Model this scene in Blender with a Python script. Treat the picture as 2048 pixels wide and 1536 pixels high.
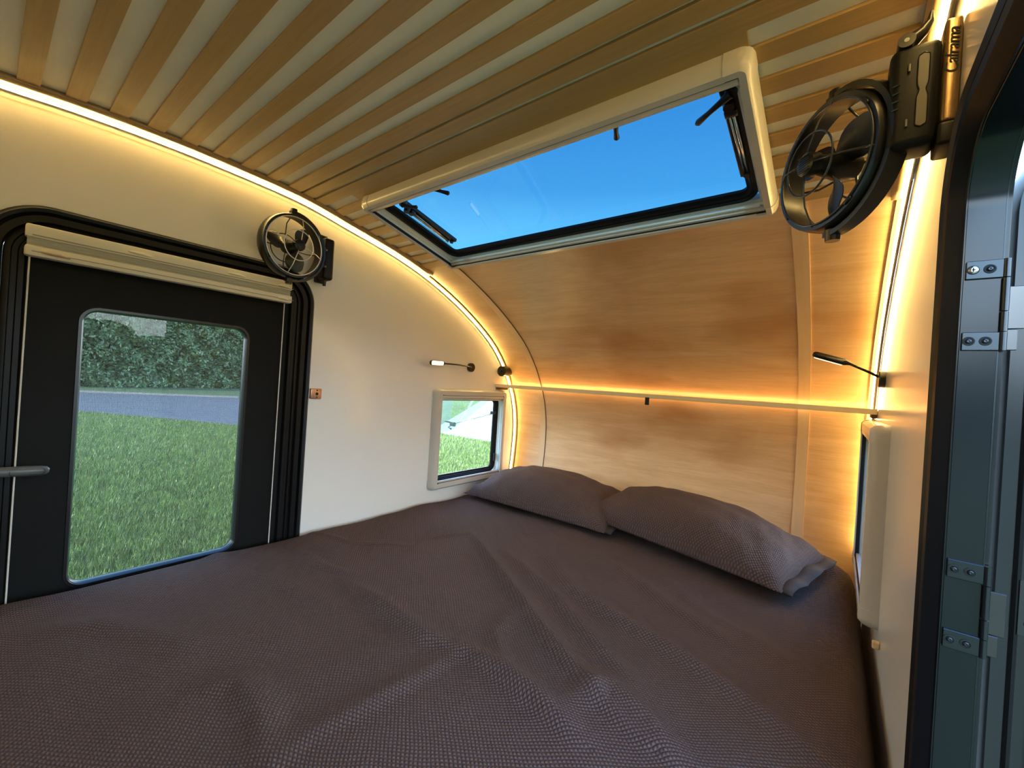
import bpy, bmesh, math, random
import numpy as np
from mathutils import Vector, Matrix
random.seed(7); np.random.seed(7)
PI = math.pi
for o in list(bpy.data.objects): bpy.data.objects.remove(o)
S = bpy.context.scene
C = bpy.data.collections.new('scene'); S.collection.children.link(C)

# ------------------------------------------------------------ camera
cam = bpy.data.cameras.new('camera'); camo = bpy.data.objects.new('camera', cam); C.objects.link(camo)
cam.sensor_fit = 'HORIZONTAL'; cam.sensor_width = 36.0
cam.lens = 36.0 * 835.48 / 2048.0
cam.clip_start = 0.01; cam.clip_end = 500
yaw, pitch, roll = 0.664358, -0.000423, 0.0643
F = Vector((-math.sin(yaw)*math.cos(pitch), math.cos(yaw)*math.cos(pitch), math.sin(pitch)))
Rt = Vector((math.cos(yaw), math.sin(yaw), 0)); U = Rt.cross(F)
R2 = Rt*math.cos(roll) + U*math.sin(roll); U2 = U*math.cos(roll) - Rt*math.sin(roll)
M = Matrix((R2, U2, -F)).transposed().to_4x4(); M.translation = (1.4064, 0, 0)
camo.matrix_world = M
S.camera = camo

# ------------------------------------------------------------ view, world, sun
vs = S.view_settings
vs.view_transform = 'Standard'; vs.look = 'None'; vs.gamma = 1.0; vs.use_curve_mapping = False
vs.exposure = 3.20
SKY = 1.25; SUN = 1.4; LED = 0.56; LEDF = 0.14
W = bpy.data.worlds.new('world'); S.world = W; W.use_nodes = True
nt = W.node_tree; nt.nodes.clear()
def wn(t, **k):
    n = nt.nodes.new(t)
    for a, b in k.items(): setattr(n, a, b)
    return n
wo = wn('ShaderNodeOutputWorld'); bg = wn('ShaderNodeBackground')
sk = wn('ShaderNodeValToRGB'); sx_ = wn('ShaderNodeSeparateXYZ')      # clear sky: pale at the horizon, deep blue above
els = sk.color_ramp.elements; els[0].position = 0.0; els[0].color = (1.05, 1.12, 1.16, 1); els[1].position = 1.0; els[1].color = (0.05, 0.15, 0.42, 1)
for p_, c_ in ((0.28, (0.58, 0.84, 1.06, 1)), (0.42, (0.20, 0.42, 0.72, 1)), (0.62, (0.09, 0.25, 0.56, 1))):
    e_ = els.new(p_); e_.color = c_
tc = wn('ShaderNodeTexCoord'); mp = wn('ShaderNodeMapping'); mp.inputs['Scale'].default_value = (1.6, 1.6, 3.2); mp.inputs['Location'].default_value = (0.3, 0.1, 0.55)
nz = wn('ShaderNodeTexNoise'); nz.inputs['Scale'].default_value = 1.7; nz.inputs['Detail'].default_value = 7; nz.inputs['Roughness'].default_value = 0.62
cr = wn('ShaderNodeValToRGB'); cr.color_ramp.elements[0].position = 0.55; cr.color_ramp.elements[1].position = 0.80
mx = wn('ShaderNodeMixRGB'); mx.inputs[2].default_value = (.65, .75, .85, 1)
L = nt.links.new
L(tc.outputs['Generated'], sx_.inputs[0]); L(sx_.outputs[2], sk.inputs[0]); L(tc.outputs['Generated'], mp.inputs[0]); L(mp.outputs[0], nz.inputs[0]); L(nz.outputs[0], cr.inputs[0])
L(cr.outputs[0], mx.inputs[0]); L(sk.outputs[0], mx.inputs[1]); L(mx.outputs[0], bg.inputs[0])
bg.inputs[1].default_value = SKY; L(bg.outputs[0], wo.inputs[0])
sun = bpy.data.lights.new('sun', 'SUN'); suno = bpy.data.objects.new('sun', sun); C.objects.link(suno)
sun.energy = SUN; sun.angle = math.radians(0.6); sun.color = (1, 0.94, 0.84)
sd = Vector((0.0, math.cos(math.radians(24)), -math.sin(math.radians(24))))   # light travels towards the nose of the trailer, low
suno.rotation_euler = sd.to_track_quat('-Z', 'Y').to_euler(); suno.location = (0, -6, 5)

# ------------------------------------------------------------ materials
def mat(name, col, rough=0.5, metal=0.0, spec=0.5, coat=0.0, vary=0.0, vscale=8.0, bump=0.0, bscale=60.0, emit=None, es=0.0):
    m = bpy.data.materials.new(name); m.use_nodes = True; t = m.node_tree; b = t.nodes['Principled BSDF']
    b.inputs['Base Color'].default_value = (*col, 1); b.inputs['Roughness'].default_value = rough
    b.inputs['Metallic'].default_value = metal; b.inputs['Specular IOR Level'].default_value = spec
    b.inputs['Coat Weight'].default_value = coat; b.inputs['Coat Roughness'].default_value = 0.08
    co = t.nodes.new('ShaderNodeTexCoord')
    n = t.nodes.new('ShaderNodeTexNoise'); n.inputs['Scale'].default_value = vscale; n.inputs['Detail'].default_value = 4
    t.links.new(co.outputs['Object'], n.inputs['Vector'])
    r = t.nodes.new('ShaderNodeValToRGB')
    k = max(vary, 0.02)
    r.color_ramp.elements[0].color = (*[max(0, c*(1-k)) for c in col], 1); r.color_ramp.elements[1].color = (*[min(1, c*(1+k)) for c in col], 1)
    r.color_ramp.elements[0].position = 0.3; r.color_ramp.elements[1].position = 0.7
    t.links.new(n.outputs[0], r.inputs[0]); t.links.new(r.outputs[0], b.inputs['Base Color'])
    if bump:
        n2 = t.nodes.new('ShaderNodeTexNoise'); n2.inputs['Scale'].default_value = bscale; n2.inputs['Detail'].default_value = 3
        t.links.new(co.outputs['Object'], n2.inputs['Vector'])
        bp = t.nodes.new('ShaderNodeBump'); bp.inputs['Strength'].default_value = bump; bp.inputs['Distance'].default_value = 0.002
        t.links.new(n2.outputs[0], bp.inputs['Height']); t.links.new(bp.outputs[0], b.inputs['Normal'])
    if emit:
        b.inputs['Emission Color'].default_value = (*emit, 1); b.inputs['Emission Strength'].default_value = es
    return m
def wood(name, c1, c2, rough=0.4, coat=0.0, scale=(1.2, 30, 30), streak=0.5, c3=None):
    m = bpy.data.materials.new(name); m.use_nodes = True; t = m.node_tree; b = t.nodes['Principled BSDF']
    N = t.nodes.new; LK = t.links.new
    co = N('ShaderNodeTexCoord'); mp = N('ShaderNodeMapping'); mp.inputs['Scale'].default_value = scale
    n = N('ShaderNodeTexNoise'); n.inputs['Scale'].default_value = 1.6; n.inputs['Detail'].default_value = 7; n.inputs['Roughness'].default_value = 0.62
    n.inputs['Distortion'].default_value = 0.6
    LK(co.outputs['Object'], mp.inputs[0]); LK(mp.outputs[0], n.inputs['Vector'])
    r = N('ShaderNodeValToRGB'); r.color_ramp.elements[0].position = 0.36; r.color_ramp.elements[1].position = 0.62
    r.color_ramp.elements[0].color = (*c2, 1); r.color_ramp.elements[1].color = (*c1, 1)
    nf = N('ShaderNodeTexNoise'); nf.inputs['Scale'].default_value = 2.0; nf.inputs['Detail'].default_value = 5; nf.inputs['Roughness'].default_value = 0.7
    mf = N('ShaderNodeMapping'); mf.inputs['Scale'].default_value = tuple(v*(4 if v < 5 else 6) for v in scale)
    LK(co.outputs['Object'], mf.inputs[0]); LK(mf.outputs[0], nf.inputs['Vector'])
    mm = N('ShaderNodeMath'); mm.operation = 'MULTIPLY_ADD'; mm.inputs[1].default_value = 0.62
    m2 = N('ShaderNodeMath'); m2.operation = 'MULTIPLY'; m2.inputs[1].default_value = 0.38
    LK(nf.outputs[0], m2.inputs[0]); LK(n.outputs[0], mm.inputs[0]); LK(m2.outputs[0], mm.inputs[2])
    LK(mm.outputs[0], r.inputs[0])
    n3 = N('ShaderNodeTexNoise'); n3.inputs['Scale'].default_value = 1.0; n3.inputs['Detail'].default_value = 3
    m3 = N('ShaderNodeMapping'); m3.inputs['Scale'].default_value = (scale[0]*1.3, scale[1]*0.22, scale[2]*0.22)
    LK(co.outputs['Object'], m3.inputs[0]); LK(m3.outputs[0], n3.inputs['Vector'])
    r3 = N('ShaderNodeValToRGB'); r3.color_ramp.elements[0].position = 0.50; r3.color_ramp.elements[1].position = 0.72
    r3.color_ramp.elements[0].color = (0, 0, 0, 1); r3.color_ramp.elements[1].color = (streak,)*3 + (1,)
    LK(n3.outputs[0], r3.inputs[0])
    x = N('ShaderNodeMixRGB'); x.inputs[2].default_value = (*(c3 or c2), 1)
    LK(r3.outputs[0], x.inputs[0]); LK(r.outputs[0], x.inputs[1]); LK(x.outputs[0], b.inputs['Base Color'])
    bp = N('ShaderNodeBump'); bp.inputs['Strength'].default_value = 0.12; bp.inputs['Distance'].default_value = 0.001
    LK(n.outputs[0], bp.inputs['Height']); LK(bp.outputs[0], b.inputs['Normal'])
    b.inputs['Roughness'].default_value = rough; b.inputs['Coat Weight'].default_value = coat; b.inputs['Coat Roughness'].default_value = 0.16
    return m
def glass(name, tint, refl=1.0, rough=0.0):
    m = bpy.data.materials.new(name); m.use_nodes = True; t = m.node_tree; t.nodes.clear()
    N = t.nodes.new; LK = t.links.new
    o = N('ShaderNodeOutputMaterial'); tr = N('ShaderNodeBsdfTransparent'); tr.inputs[0].default_value = (*[c**.5 for c in tint], 1)   # two faces per pane
    g = N('ShaderNodeBsdfGlossy'); g.inputs['Roughness'].default_value = rough; g.inputs[0].default_value = (refl, refl, refl, 1)
    f = N('ShaderNodeFresnel'); ge = N('ShaderNodeNewGeometry'); mr = N('ShaderNodeMapRange')
    mr.inputs['To Min'].default_value = 1.49; mr.inputs['To Max'].default_value = 1/1.49
    LK(ge.outputs['Backfacing'], mr.inputs['Value']); LK(mr.outputs[0], f.inputs[0])
    mx = N('ShaderNodeMixShader'); LK(f.outputs[0], mx.inputs[0]); LK(tr.outputs[0], mx.inputs[1]); LK(g.outputs[0], mx.inputs[2])
    LK(mx.outputs[0], o.inputs[0]); return m
def waffle(name, col, cell=0.0085):
    m = bpy.data.materials.new(name); m.use_nodes = True; t = m.node_tree; b = t.nodes['Principled BSDF']
    N = t.nodes.new; LK = t.links.new
    uv = N('ShaderNodeUVMap'); uv.uv_map = 'UVMap'
    # slightly wandering thread lines
    nz = N('ShaderNodeTexNoise'); nz.inputs['Scale'].default_value = 9.0; nz.inputs['Detail'].default_value = 2
    LK(uv.outputs[0], nz.inputs['Vector'])
    ad = N('ShaderNodeVectorMath'); ad.operation = 'MULTIPLY_ADD'
    ad.inputs[1].default_value = (0.012, 0.012, 0); LK(nz.outputs['Color'], ad.inputs[0]); LK(uv.outputs[0], ad.inputs[2])
    mp = N('ShaderNodeVectorMath'); mp.operation = 'SCALE'; mp.inputs['Scale'].default_value = 2*PI/cell
    LK(ad.outputs[0], mp.inputs[0])
    sp = N('ShaderNodeSeparateXYZ'); LK(mp.outputs[0], sp.inputs[0])
    def ma(op, a, bb=None, v=None):
        n = N('ShaderNodeMath'); n.operation = op
        LK(a, n.inputs[0])
        if bb is not None: LK(bb, n.inputs[1])
        if v is not None: n.inputs[1].default_value = v
        return n.outputs[0]
    h = ma('MULTIPLY', sp.outputs[1], v=1.25)
    sx = ma('SINE', ma('ADD', ma('MULTIPLY', sp.outputs[0], v=0.5), ma('MULTIPLY', h, v=0.5)))
    sy = ma('SINE', ma('SUBTRACT', ma('MULTIPLY', sp.outputs[0], v=0.5), ma('MULTIPLY', h, v=0.5)))
    hh = ma('MULTIPLY', ma('ABSOLUTE', sx), ma('ABSOLUTE', sy))
    fn = N('ShaderNodeTexNoise'); fn.inputs['Scale'].default_value = 700; LK(uv.outputs[0], fn.inputs['Vector'])
    tot = ma('ADD', hh, ma('MULTIPLY', fn.outputs[0], v=0.35))
    bp = N('ShaderNodeBump'); bp.inputs['Strength'].default_value = 0.9; bp.inputs['Distance'].default_value = 0.0040
    LK(tot, bp.inputs['Height']); LK(bp.outputs[0], b.inputs['Normal'])
    r = N('ShaderNodeValToRGB'); r.color_ramp.elements[0].color = (*[c*0.62 for c in col], 1); r.color_ramp.elements[1].color = (*[c*1.35 for c in col], 1)
    LK(hh, r.inputs[0]); LK(r.outputs[0], b.inputs['Base Color'])
    b.inputs['Roughness'].default_value = 0.92; b.inputs['Specular IOR Level'].default_value = 0.15
    b.inputs['Sheen Weight'].default_value = 0.02; b.inputs['Sheen Roughness'].default_value = 0.6
    return m
Mt = dict(
    wall=mat('white_panel', (0.85, 0.83, 0.79), 0.19, spec=0.42, vary=0.02, vscale=3, bump=0.02, bscale=25),
    skin=mat('cream_panel', (0.90, 0.88, 0.74), 0.5, vary=0.03, bump=0.04),
    slat=wood('slat_wood', (0.50, 0.325, 0.125), (0.42, 0.26, 0.095), 0.42, 0.10, (1.5, 38, 38), 0.35),
    trim=wood('trim_wood', (0.46, 0.30, 0.14), (0.40, 0.25, 0.11), 0.45, 0.1, (1.5, 40, 40), 0.2),
    ply=wood('varnished_plywood', (0.82, 0.56, 0.32), (0.66, 0.41, 0.205), 0.32, 0.30, (1.6, 10, 18), 0.9, (0.50, 0.24, 0.085)),
    batten=wood('batten_wood', (0.74, 0.54, 0.33), (0.68, 0.48, 0.28), 0.42, 0.1, (30, 1.5, 1.5), 0.1),
    rail=wood('sunlit_rail_wood', (0.86, 0.72, 0.50), (0.80, 0.64, 0.42), 0.4, 0.1, (1.5, 40, 40), 0.1),  # lighter copy of the batten wood, light on the rail put into the colour
    seam=mat('seam_brown', (0.13, 0.06, 0.03), 0.6),
    frame=mat('white_plastic', (0.62, 0.59, 0.54), 0.22, vary=0.02),
    liner=mat('liner_plastic', (0.84, 0.90, 0.86), 0.35, vary=0.02),
    black=mat('black_plastic', (0.008, 0.008, 0.009), 0.30, vary=0.1),
    dull=mat('dull_black_plastic', (0.006, 0.006, 0.007), 0.45, spec=0.25, vary=0.1),
    rubber=mat('black_rubber', (0.006, 0.006, 0.007), 0.42, spec=0.22, vary=0.15, bump=0.05),
    panel=mat('door_panel_black', (0.005, 0.0054, 0.0054), 0.62, spec=0.18, vary=0.15, bump=0.10, bscale=400),
    jamb=mat('anodised_jamb', (0.011, 0.015, 0.019), 0.20, metal=0.5, vary=0.08, vscale=5),
    steel=mat('hinge_steel', (0.04, 0.048, 0.056), 0.28, metal=0.9, vary=0.08),
    chrome=mat('bright_metal', (0.75, 0.75, 0.74), 0.16, metal=1.0),
    wire=mat('lit_guard_wire', (0.80, 0.77, 0.73), 0.30, metal=0.5),  # left fan's front guard, its bright reflected daylight put into the colour
    dwire=mat('dark_shaded_guard_wire', (0.06, 0.065, 0.07), 0.25, metal=0.4),  # dark wire; also the right front guard, coloured as seen in shade
    blind=mat('blind_cream', (0.84, 0.80, 0.66), 0.45, vary=0.02),
    fabric=mat('blind_fabric', (0.55, 0.54, 0.47), 0.85, vary=0.05, bump=0.2, bscale=500),
    copper=mat('copper_plate', (0.55, 0.30, 0.18), 0.32, metal=0.6),
    handle=mat('grey_handle', (0.10, 0.115, 0.115), 0.42, vary=0.05),
    blade=mat('fan_blade', (0.018, 0.016, 0.015), 0.38, vary=0.1),
    led_gold=mat('plate_led_reflection', (0.34, 0.22, 0.11), 0.25, metal=0.75),  # clear plastic plate, the light strip's gold reflection put into its colour
    led=mat('led_light', (1, 0.9, 0.7), 0.5, emit=(1.0, 0.70, 0.23), es=LED*13),
    ledf=mat('led_light_shelf', (1, 0.8, 0.5), 0.5, emit=(1.0, 0.58, 0.22), es=LEDF*9),
    lamp=mat('lamp_light', (1, 0.9, 0.7), 0.5, emit=(1.0, 0.72, 0.34), es=.35),
    lamp2=mat('lamp_light_dim', (1, 0.9, 0.7), 0.5, emit=(1.0, 0.78, 0.46), es=.30),
    sheet=waffle('waffle_cotton', (0.130, 0.086, 0.080), 0.0095),
    mattress=mat('mattress_ticking', (0.3, 0.3, 0.3), 0.9),
    grassb=mat('lawn_blades', (0.13, 0.195, 0.045), 0.45, vary=0.45, vscale=9),
    lawn=mat('lawn_soil', (0.065, 0.10, 0.03), 0.9, vary=0.35, vscale=5, bump=0.5, bscale=30),
    road=mat('asphalt', (0.085, 0.083, 0.088), 0.9, vary=0.1, vscale=3, bump=0.3, bscale=120),
    kerb=mat('concrete_kerb', (0.16, 0.15, 0.14), 0.9, vary=0.1),
    drive=mat('concrete_drive', (0.24, 0.24, 0.245), 0.9, vary=0.08, vscale=2, bump=0.2, bscale=60),
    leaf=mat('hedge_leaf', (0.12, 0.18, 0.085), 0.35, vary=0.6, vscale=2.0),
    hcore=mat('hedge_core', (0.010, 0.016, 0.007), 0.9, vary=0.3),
    screw=mat('screw_zinc', (0.7, 0.7, 0.72), 0.25, metal=1.0),
    brass=mat('brass_tip', (0.8, 0.55, 0.3), 0.35),
    hole=mat('hole_black', (0.005, 0.005, 0.005), 0.7),
    glassd=glass('tinted_door_pane', (0.50, 0.53, 0.52), 0.5),
    glasss=glass('tinted_skylight_pane', (0.028, 0.087, 0.118), 0.40),
    glassw=glass('clear_window_pane', (0.86, 0.90, 0.88), 1.0),
    floor=mat('vinyl_floor', (0.2, 0.18, 0.16), 0.6),
    outer=mat('outer_skin', (0.25, 0.26, 0.27), 0.4),
)

# ------------------------------------------------------------ helpers
def link(o, parent=None):
    C.objects.link(o)
    if parent is not None: o.parent = parent
    return o
def obj(name, bm, m, parent=None, smooth=False, label=None):
    me = bpy.data.meshes.new(name)
    bmesh.ops.recalc_face_normals(bm, faces=bm.faces)
    bm.to_mesh(me); bm.free()
    me.materials.append(Mt[m] if isinstance(m, str) else m)
    if smooth:
        for p in me.polygons: p.use_smooth = True
        if smooth == 'auto':
            try: me.set_sharp_from_angle(angle=math.radians(38))
            except Exception: pass
    o = bpy.data.objects.new(name, me); link(o, parent)
    if label: o['label'] = label
    return o
def empty(name, loc=(0, 0, 0), mat3=None, label=None, cat=None, group=None, kind=None):
    o = bpy.data.objects.new(name, None); o.empty_display_size = 0.02; C.objects.link(o)
    mw = (mat3 or Matrix.Identity(3)).to_4x4(); mw.translation = loc; o.matrix_world = mw
    tag(o, label, cat, group, kind); return o
def tag(o, label=None, cat=None, group=None, kind=None):
    if label: o['label'] = label
    if cat: o['category'] = cat
    if group: o['group'] = group
    if kind: o['kind'] = kind
    return o
def V(*a): return Vector(a)
def box(bm, a, b, bev=0.0, seg=2):
    a, b = Vector(a), Vector(b)
    r = bmesh.ops.create_cube(bm, size=1.0); vs_ = r['verts']
    for v in vs_:
        v.co = Vector([(a[i]+b[i])/2 + v.co[i]*abs(b[i]-a[i]) for i in range(3)])
    if bev:
        es = list({e for v in vs_ for e in v.link_edges})
        bmesh.ops.bevel(bm, geom=es, offset=bev, segments=seg, affect='EDGES', profile=0.5)
def frame_of(d):
    d = Vector(d).normalized(); t = V(0, 0, 1) if abs(d.z) < 0.9 else V(1, 0, 0)
    u = d.cross(t).normalized(); return u, d.cross(u).normalized(), d
def lathe(bm, c, axis, prof, n=32, closed=False):
    u, w, d = frame_of(axis); c = Vector(c); rings = []
    for r, h in prof:
        rings.append([bm.verts.new(c + d*h + (u*math.cos(2*PI*k/n) + w*math.sin(2*PI*k/n))*max(r, 1e-5)) for k in range(n)])
    m = len(rings)
    for i in range(m if closed else m-1):
        A, B = rings[i], rings[(i+1) % m]
        for k in range(n): bm.faces.new((A[k], A[(k+1) % n], B[(k+1) % n], B[k]))
    if not closed:
        for R_ in (rings[0], rings[-1]):
            try: bm.faces.new(R_)
            except Exception: pass
def cyl(bm, p, q, r, r2=None, n=16):
    p, q = Vector(p), Vector(q); r2 = r if r2 is None else r2
    lathe(bm, p, q-p, [(r, 0), (r2, (q-p).length)], n)
def tube(bm, pts, r, n=8, closed=False):
    pts = [Vector(p) for p in pts]; m = len(pts); rings = []; prev = None
    for i, p in enumerate(pts):
        a = pts[i-1] if (i or closed) else p; b = pts[(i+1) % m] if (i < m-1 or closed) else p
        d = (b-a).normalized()
        if prev is None: u = frame_of(d)[0]
        else: u = (prev - d*prev.dot(d)).normalized()
        prev = u; w = d.cross(u)
        rr = r[i] if isinstance(r, (list, tuple)) else r
        rings.append([bm.verts.new(p + (u*math.cos(2*PI*k/n) + w*math.sin(2*PI*k/n))*rr) for k in range(n)])
    for i in range(m if closed else m-1):
        A, B = rings[i], rings[(i+1) % m]
        if closed and i == m-1:
            off = min(range(n), key=lambda s: (A[0].co-B[s].co).length); B = B[off:]+B[:off]
        for k in range(n): bm.faces.new((A[k], A[(k+1) % n], B[(k+1) % n], B[k]))
    if not closed: bm.faces.new(rings[0]); bm.faces.new(rings[-1][::-1])
def torus(bm, c, axis, R, r, n=48, m=8):
    u, w, d = frame_of(axis); c = Vector(c)
    tube(bm, [c + (u*math.cos(2*PI*k/n) + w*math.sin(2*PI*k/n))*R for k in range(n)], r, m, True)
def rrect(u0, u1, v0, v1, R, seg=8):
    R = max(R, 1e-4); P = []
    for cx, cy, a0 in ((u1-R, v1-R, 0), (u0+R, v1-R, 90), (u0+R, v0+R, 180), (u1-R, v0+R, 270)):
        for k in range(seg+1):
            a = math.radians(a0 + 90*k/seg); P.append((cx + R*math.cos(a), cy + R*math.sin(a)))
    return P
def ring(bm, u0, u1, v0, v1, R, prof, mp=lambda u, v, n: Vector((u, v, n)), seg=8):
    """sweep a closed profile [(inward offset, height)] around a rounded rectangle"""
    rings = []
    for off, h in prof:
        rings.append([bm.verts.new(mp(u, v, h)) for u, v in rrect(u0+off, u1-off, v0+off, v1-off, max(R-off, 0.002), seg)])
    m = len(rings); n = len(rings[0])
    for i in range(m):
        A, B = rings[i], rings[(i+1) % m]
        for k in range(n): bm.faces.new((A[k], A[(k+1) % n], B[(k+1) % n], B[k]))
def plate(bm, u0, u1, v0, v1, R, n0, n1, mp=lambda u, v, n: Vector((u, v, n)), seg=8):
    A = [bm.verts.new(mp(u, v, n0)) for u, v in rrect(u0, u1, v0, v1, R, seg)]
    B = [bm.verts.new(mp(u, v, n1)) for u, v in rrect(u0, u1, v0, v1, R, seg)]
    bm.faces.new(A); bm.faces.new(B[::-1]); n = len(A)
    for k in range(n): bm.faces.new((A[k], B[k], B[(k+1) % n], A[(k+1) % n]))
def sweep_section(bm, secs):
    """secs: list of equally long closed loops of Vectors"""
    R_ = [[bm.verts.new(p) for p in s] for s in secs]; n = len(R_[0])
    for i in range(len(R_)-1):
        for k in range(n): bm.faces.new((R_[i][k], R_[i][(k+1) % n], R_[i+1][(k+1) % n], R_[i+1][k]))
    bm.faces.new(R_[0]); bm.faces.new(R_[-1][::-1])

# ------------------------------------------------------------ the shell profile (side view of the trailer, y,z)
KP = [(-1.0, .43), (-.8, .465), (-.6, .50), (-.3, .54), (0, .559), (.109, .567), (.236, .571), (.394, .569), (.615, .556), (.793, .524), (1.0, .482), (1.195, .422),
      (1.4, .33), (1.588, .214), (1.70, .105), (1.775, -.007), (1.823, -.123), (1.842, -.273), (1.825, -.492), (1.79, -.70), (1.77, -.80)]
def catmull(P, per=10):
    P = [Vector((*p, 0)) for p in P]; out = []
    for i in range(len(P)-1):
        p0, p1, p2, p3 = P[max(i-1, 0)], P[i], P[i+1], P[min(i+2, len(P)-1)]
        for k in range(per):
            t = k/per
            out.append(0.5*((2*p1) + (-p0+p2)*t + (2*p0-5*p1+4*p2-p3)*t*t + (-p0+3*p1-3*p2+p3)*t**3))
    out.append(P[-1]); return [(v.x, v.y) for v in out]
PR = catmull(KP)
AL = [0.0]
for i in range(1, len(PR)): AL.append(AL[-1] + math.dist(PR[i], PR[i-1]))
YTOP = next(i for i, p in enumerate(PR) if p[0] > 1.80)
def s_at_y(y):
    for i in range(1, YTOP+1):
        if PR[i][0] >= y: 
            t = (y-PR[i-1][0])/(PR[i][0]-PR[i-1][0]); return AL[i-1] + t*(AL[i]-AL[i-1])
    return AL[YTOP]
def P_at(s, off=0.0):
    """point of the profile at arc length s, moved off metres into the room"""
    s = min(max(s, 0), AL[-1]-1e-6); i = next(k for k in range(1, len(AL)) if AL[k] >= s)
    t = (s-AL[i-1])/(AL[i]-AL[i-1]); y = PR[i-1][0] + t*(PR[i][0]-PR[i-1][0]); z = PR[i-1][1] + t*(PR[i][1]-PR[i-1][1])
    a, b = PR[max(i-2, 0)], PR[min(i+1, len(PR)-1)]; d = math.hypot(b[0]-a[0], b[1]-a[1])
    ty, tz = (b[0]-a[0])/d, (b[1]-a[1])/d          # travelling to the nose; room side = to the right of travel
    return y + tz*off, z - ty*off
def shell(bm, x0, x1, s0, s1, o0, o1, step=0.03):
    n = max(1, int(math.ceil((s1-s0)/step))); secs = []
    for k in range(n+1):
        s = s0 + (s1-s0)*k/n; a = P_at(s, o0); b = P_at(s, o1)
        secs.append([V(x0, *a), V(x1, *a), V(x1, *b), V(x0, *b)])
    sweep_section(bm, secs)
def s_at_z(z):
    for i in range(YTOP-20, len(PR)):
        if PR[i][1] <= z:
            t = (PR[i-1][1]-z)/(PR[i-1][1]-PR[i][1]); return AL[i-1] + t*(AL[i]-AL[i-1])
WID = 1.5
SY = s_at_y
# skylight opening in the shell
SKX0, SKX1, SKY0, SKY1 = 0.245, 1.262, SY(.715), SY(1.10)
SEND = SY(1.112)
FLOOR = -0.80

# ------------------------------------------------------------ structure
def side_wall(name, x_in, x_out, holes):
    bm = bmesh.new(); loops = []
    out = [PR[k] for k in range(0, len(PR), 2)]
    if out[-1] != PR[-1]: out.append(PR[-1])
    out += [(PR[-1][0], FLOOR-0.05), (PR[0][0], FLOOR-0.05)]
    es = []
    for lp in [out] + holes:
        v = [bm.verts.new((x_in, y, z)) for y, z in lp]
        es += [bm.edges.new((v[i], v[(i+1) % len(v)])) for i in range(len(v))]
    bmesh.ops.triangle_fill(bm, use_beauty=True, edges=es, normal=(1, 0, 0))
    # drop faces that fell inside a hole
    def inside(p, lp):
        c = False
        for i in range(len(lp)):
            (y1, z1), (y2, z2) = lp[i], lp[i-1]
            if (z1 > p[1]) != (z2 > p[1]) and p[0] < (y2-y1)*(p[1]-z1)/(z2-z1)+y1: c = not c
        return c
    bad = [f for f in bm.faces if any(inside((f.calc_center_median().y, f.calc_center_median().z), h) for h in holes)]
    bmesh.ops.delete(bm, geom=bad, context='FACES_ONLY')
    r = bmesh.ops.extrude_face_region(bm, geom=bm.faces[:])
    for e in r['geom']:
        if isinstance(e, bmesh.types.BMVert): e.co.x = x_out
    o = obj(name, bm, 'wall'); tag(o, kind='structure'); return o
DY0, DY1, DZ0, DZ1 = -0.018, 0.686, -0.72, 0.328
WY0, WY1, WZ0, WZ1 = 1.235, 1.722, -0.492, -0.040
doorhole = rrect(DY0+.03, DY1-.03, DZ0+.03, DZ1-.03, .085)
winhole = rrect(WY0+.028, WY1-.028, WZ0+.028, WZ1-.028, .012, 4)
side_wall('wall_left', 0.0, -0.03, [doorhole, winhole])['label'] = 'glossy white side wall on the left with a black door and a small window'
side_wall('wall_right', WID, WID+0.03, [doorhole, winhole])['label'] = 'glossy white side wall on the right beside the open doorway'
bm = bmesh.new(); box(bm, (-0.03, PR[0][0]-0.03, FLOOR-0.05), (WID+0.03, PR[0][0], PR[0][1]+.02)); tag(obj('wall_back', bm, 'wall'), kind='structure')
bm = bmesh.new(); box(bm, (-0.03, PR[0][0], FLOOR-0.05), (WID+0.03, PR[-1][0]+0.05, FLOOR)); tag(obj('floor', bm, 'floor'), kind='structure')

# ceiling: cream skin with slats
bm = bmesh.new()
for a in ((0, WID, 0, SKY0), (0, SKX0, SKY0, SKY1), (SKX1, WID, SKY0, SKY1), (0, WID, SKY1, SEND)):
    shell(bm, a[0], a[1], a[2], a[3], 0.0, -0.03)
ceil_ = tag(obj('ceiling', bm, 'skin', smooth='auto'), 'cream curved ceiling with light wooden slats across it', kind='structure')
gaps = [(-.045, -.011+.035), (.056, .0925), (.125, .161), (.194, .228), (.261, .295), (.328, .362), (.395, .429), (.461, .497), (.527, .558), (.594, .602), (.633, .643),
        (.677, .710), (.740, .772), (.805, .837), (.871, .902), (.935, .965), (.998, .0+1.027), (1.057, 1.081)]
g0 = (-.045, .024)
starts = [-.045]
gl = [(-.011, .024)] + gaps[1:]
y = -.011
while y > -.95:
    gl.insert(0, (y-.067, y-.067+.035)); y -= .067
XS0, XS1 = 0.058, 1.468
for i in range(len(gl)):
    a = gl[i][1]; b = gl[i+1][0] if i+1 < len(gl) else 1.112
    if a < -.98: continue
    s0, s1 = SY(a), SY(b)
    spans = [(XS0, XS1)]
    if b > .705 : spans = [(XS0, .232), (1.272, XS1)]
    for x0, x1 in spans:
        bm = bmesh.new(); shell(bm, x0, x1, s0, s1, -0.001, 0.0065, 0.04); obj('ceiling_slat', bm, 'slat', ceil_)
bm = bmesh.new(); shell(bm, .215, 1.272, SY(.672), SY(.703), -0.001, 0.0064, 0.04); obj('ceiling_slat', bm, 'slat', ceil_)
# wooden edge trims between the slats and the light strips
for x0, x1, lb in ((0.026, 0.056, None), (1.470, 1.487, None)):
    bm = bmesh.new(); shell(bm, x0, x1, 0.0, SY(1.15), -0.001, 0.011); obj('edge_trim', bm, 'trim', ceil_, True)
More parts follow.
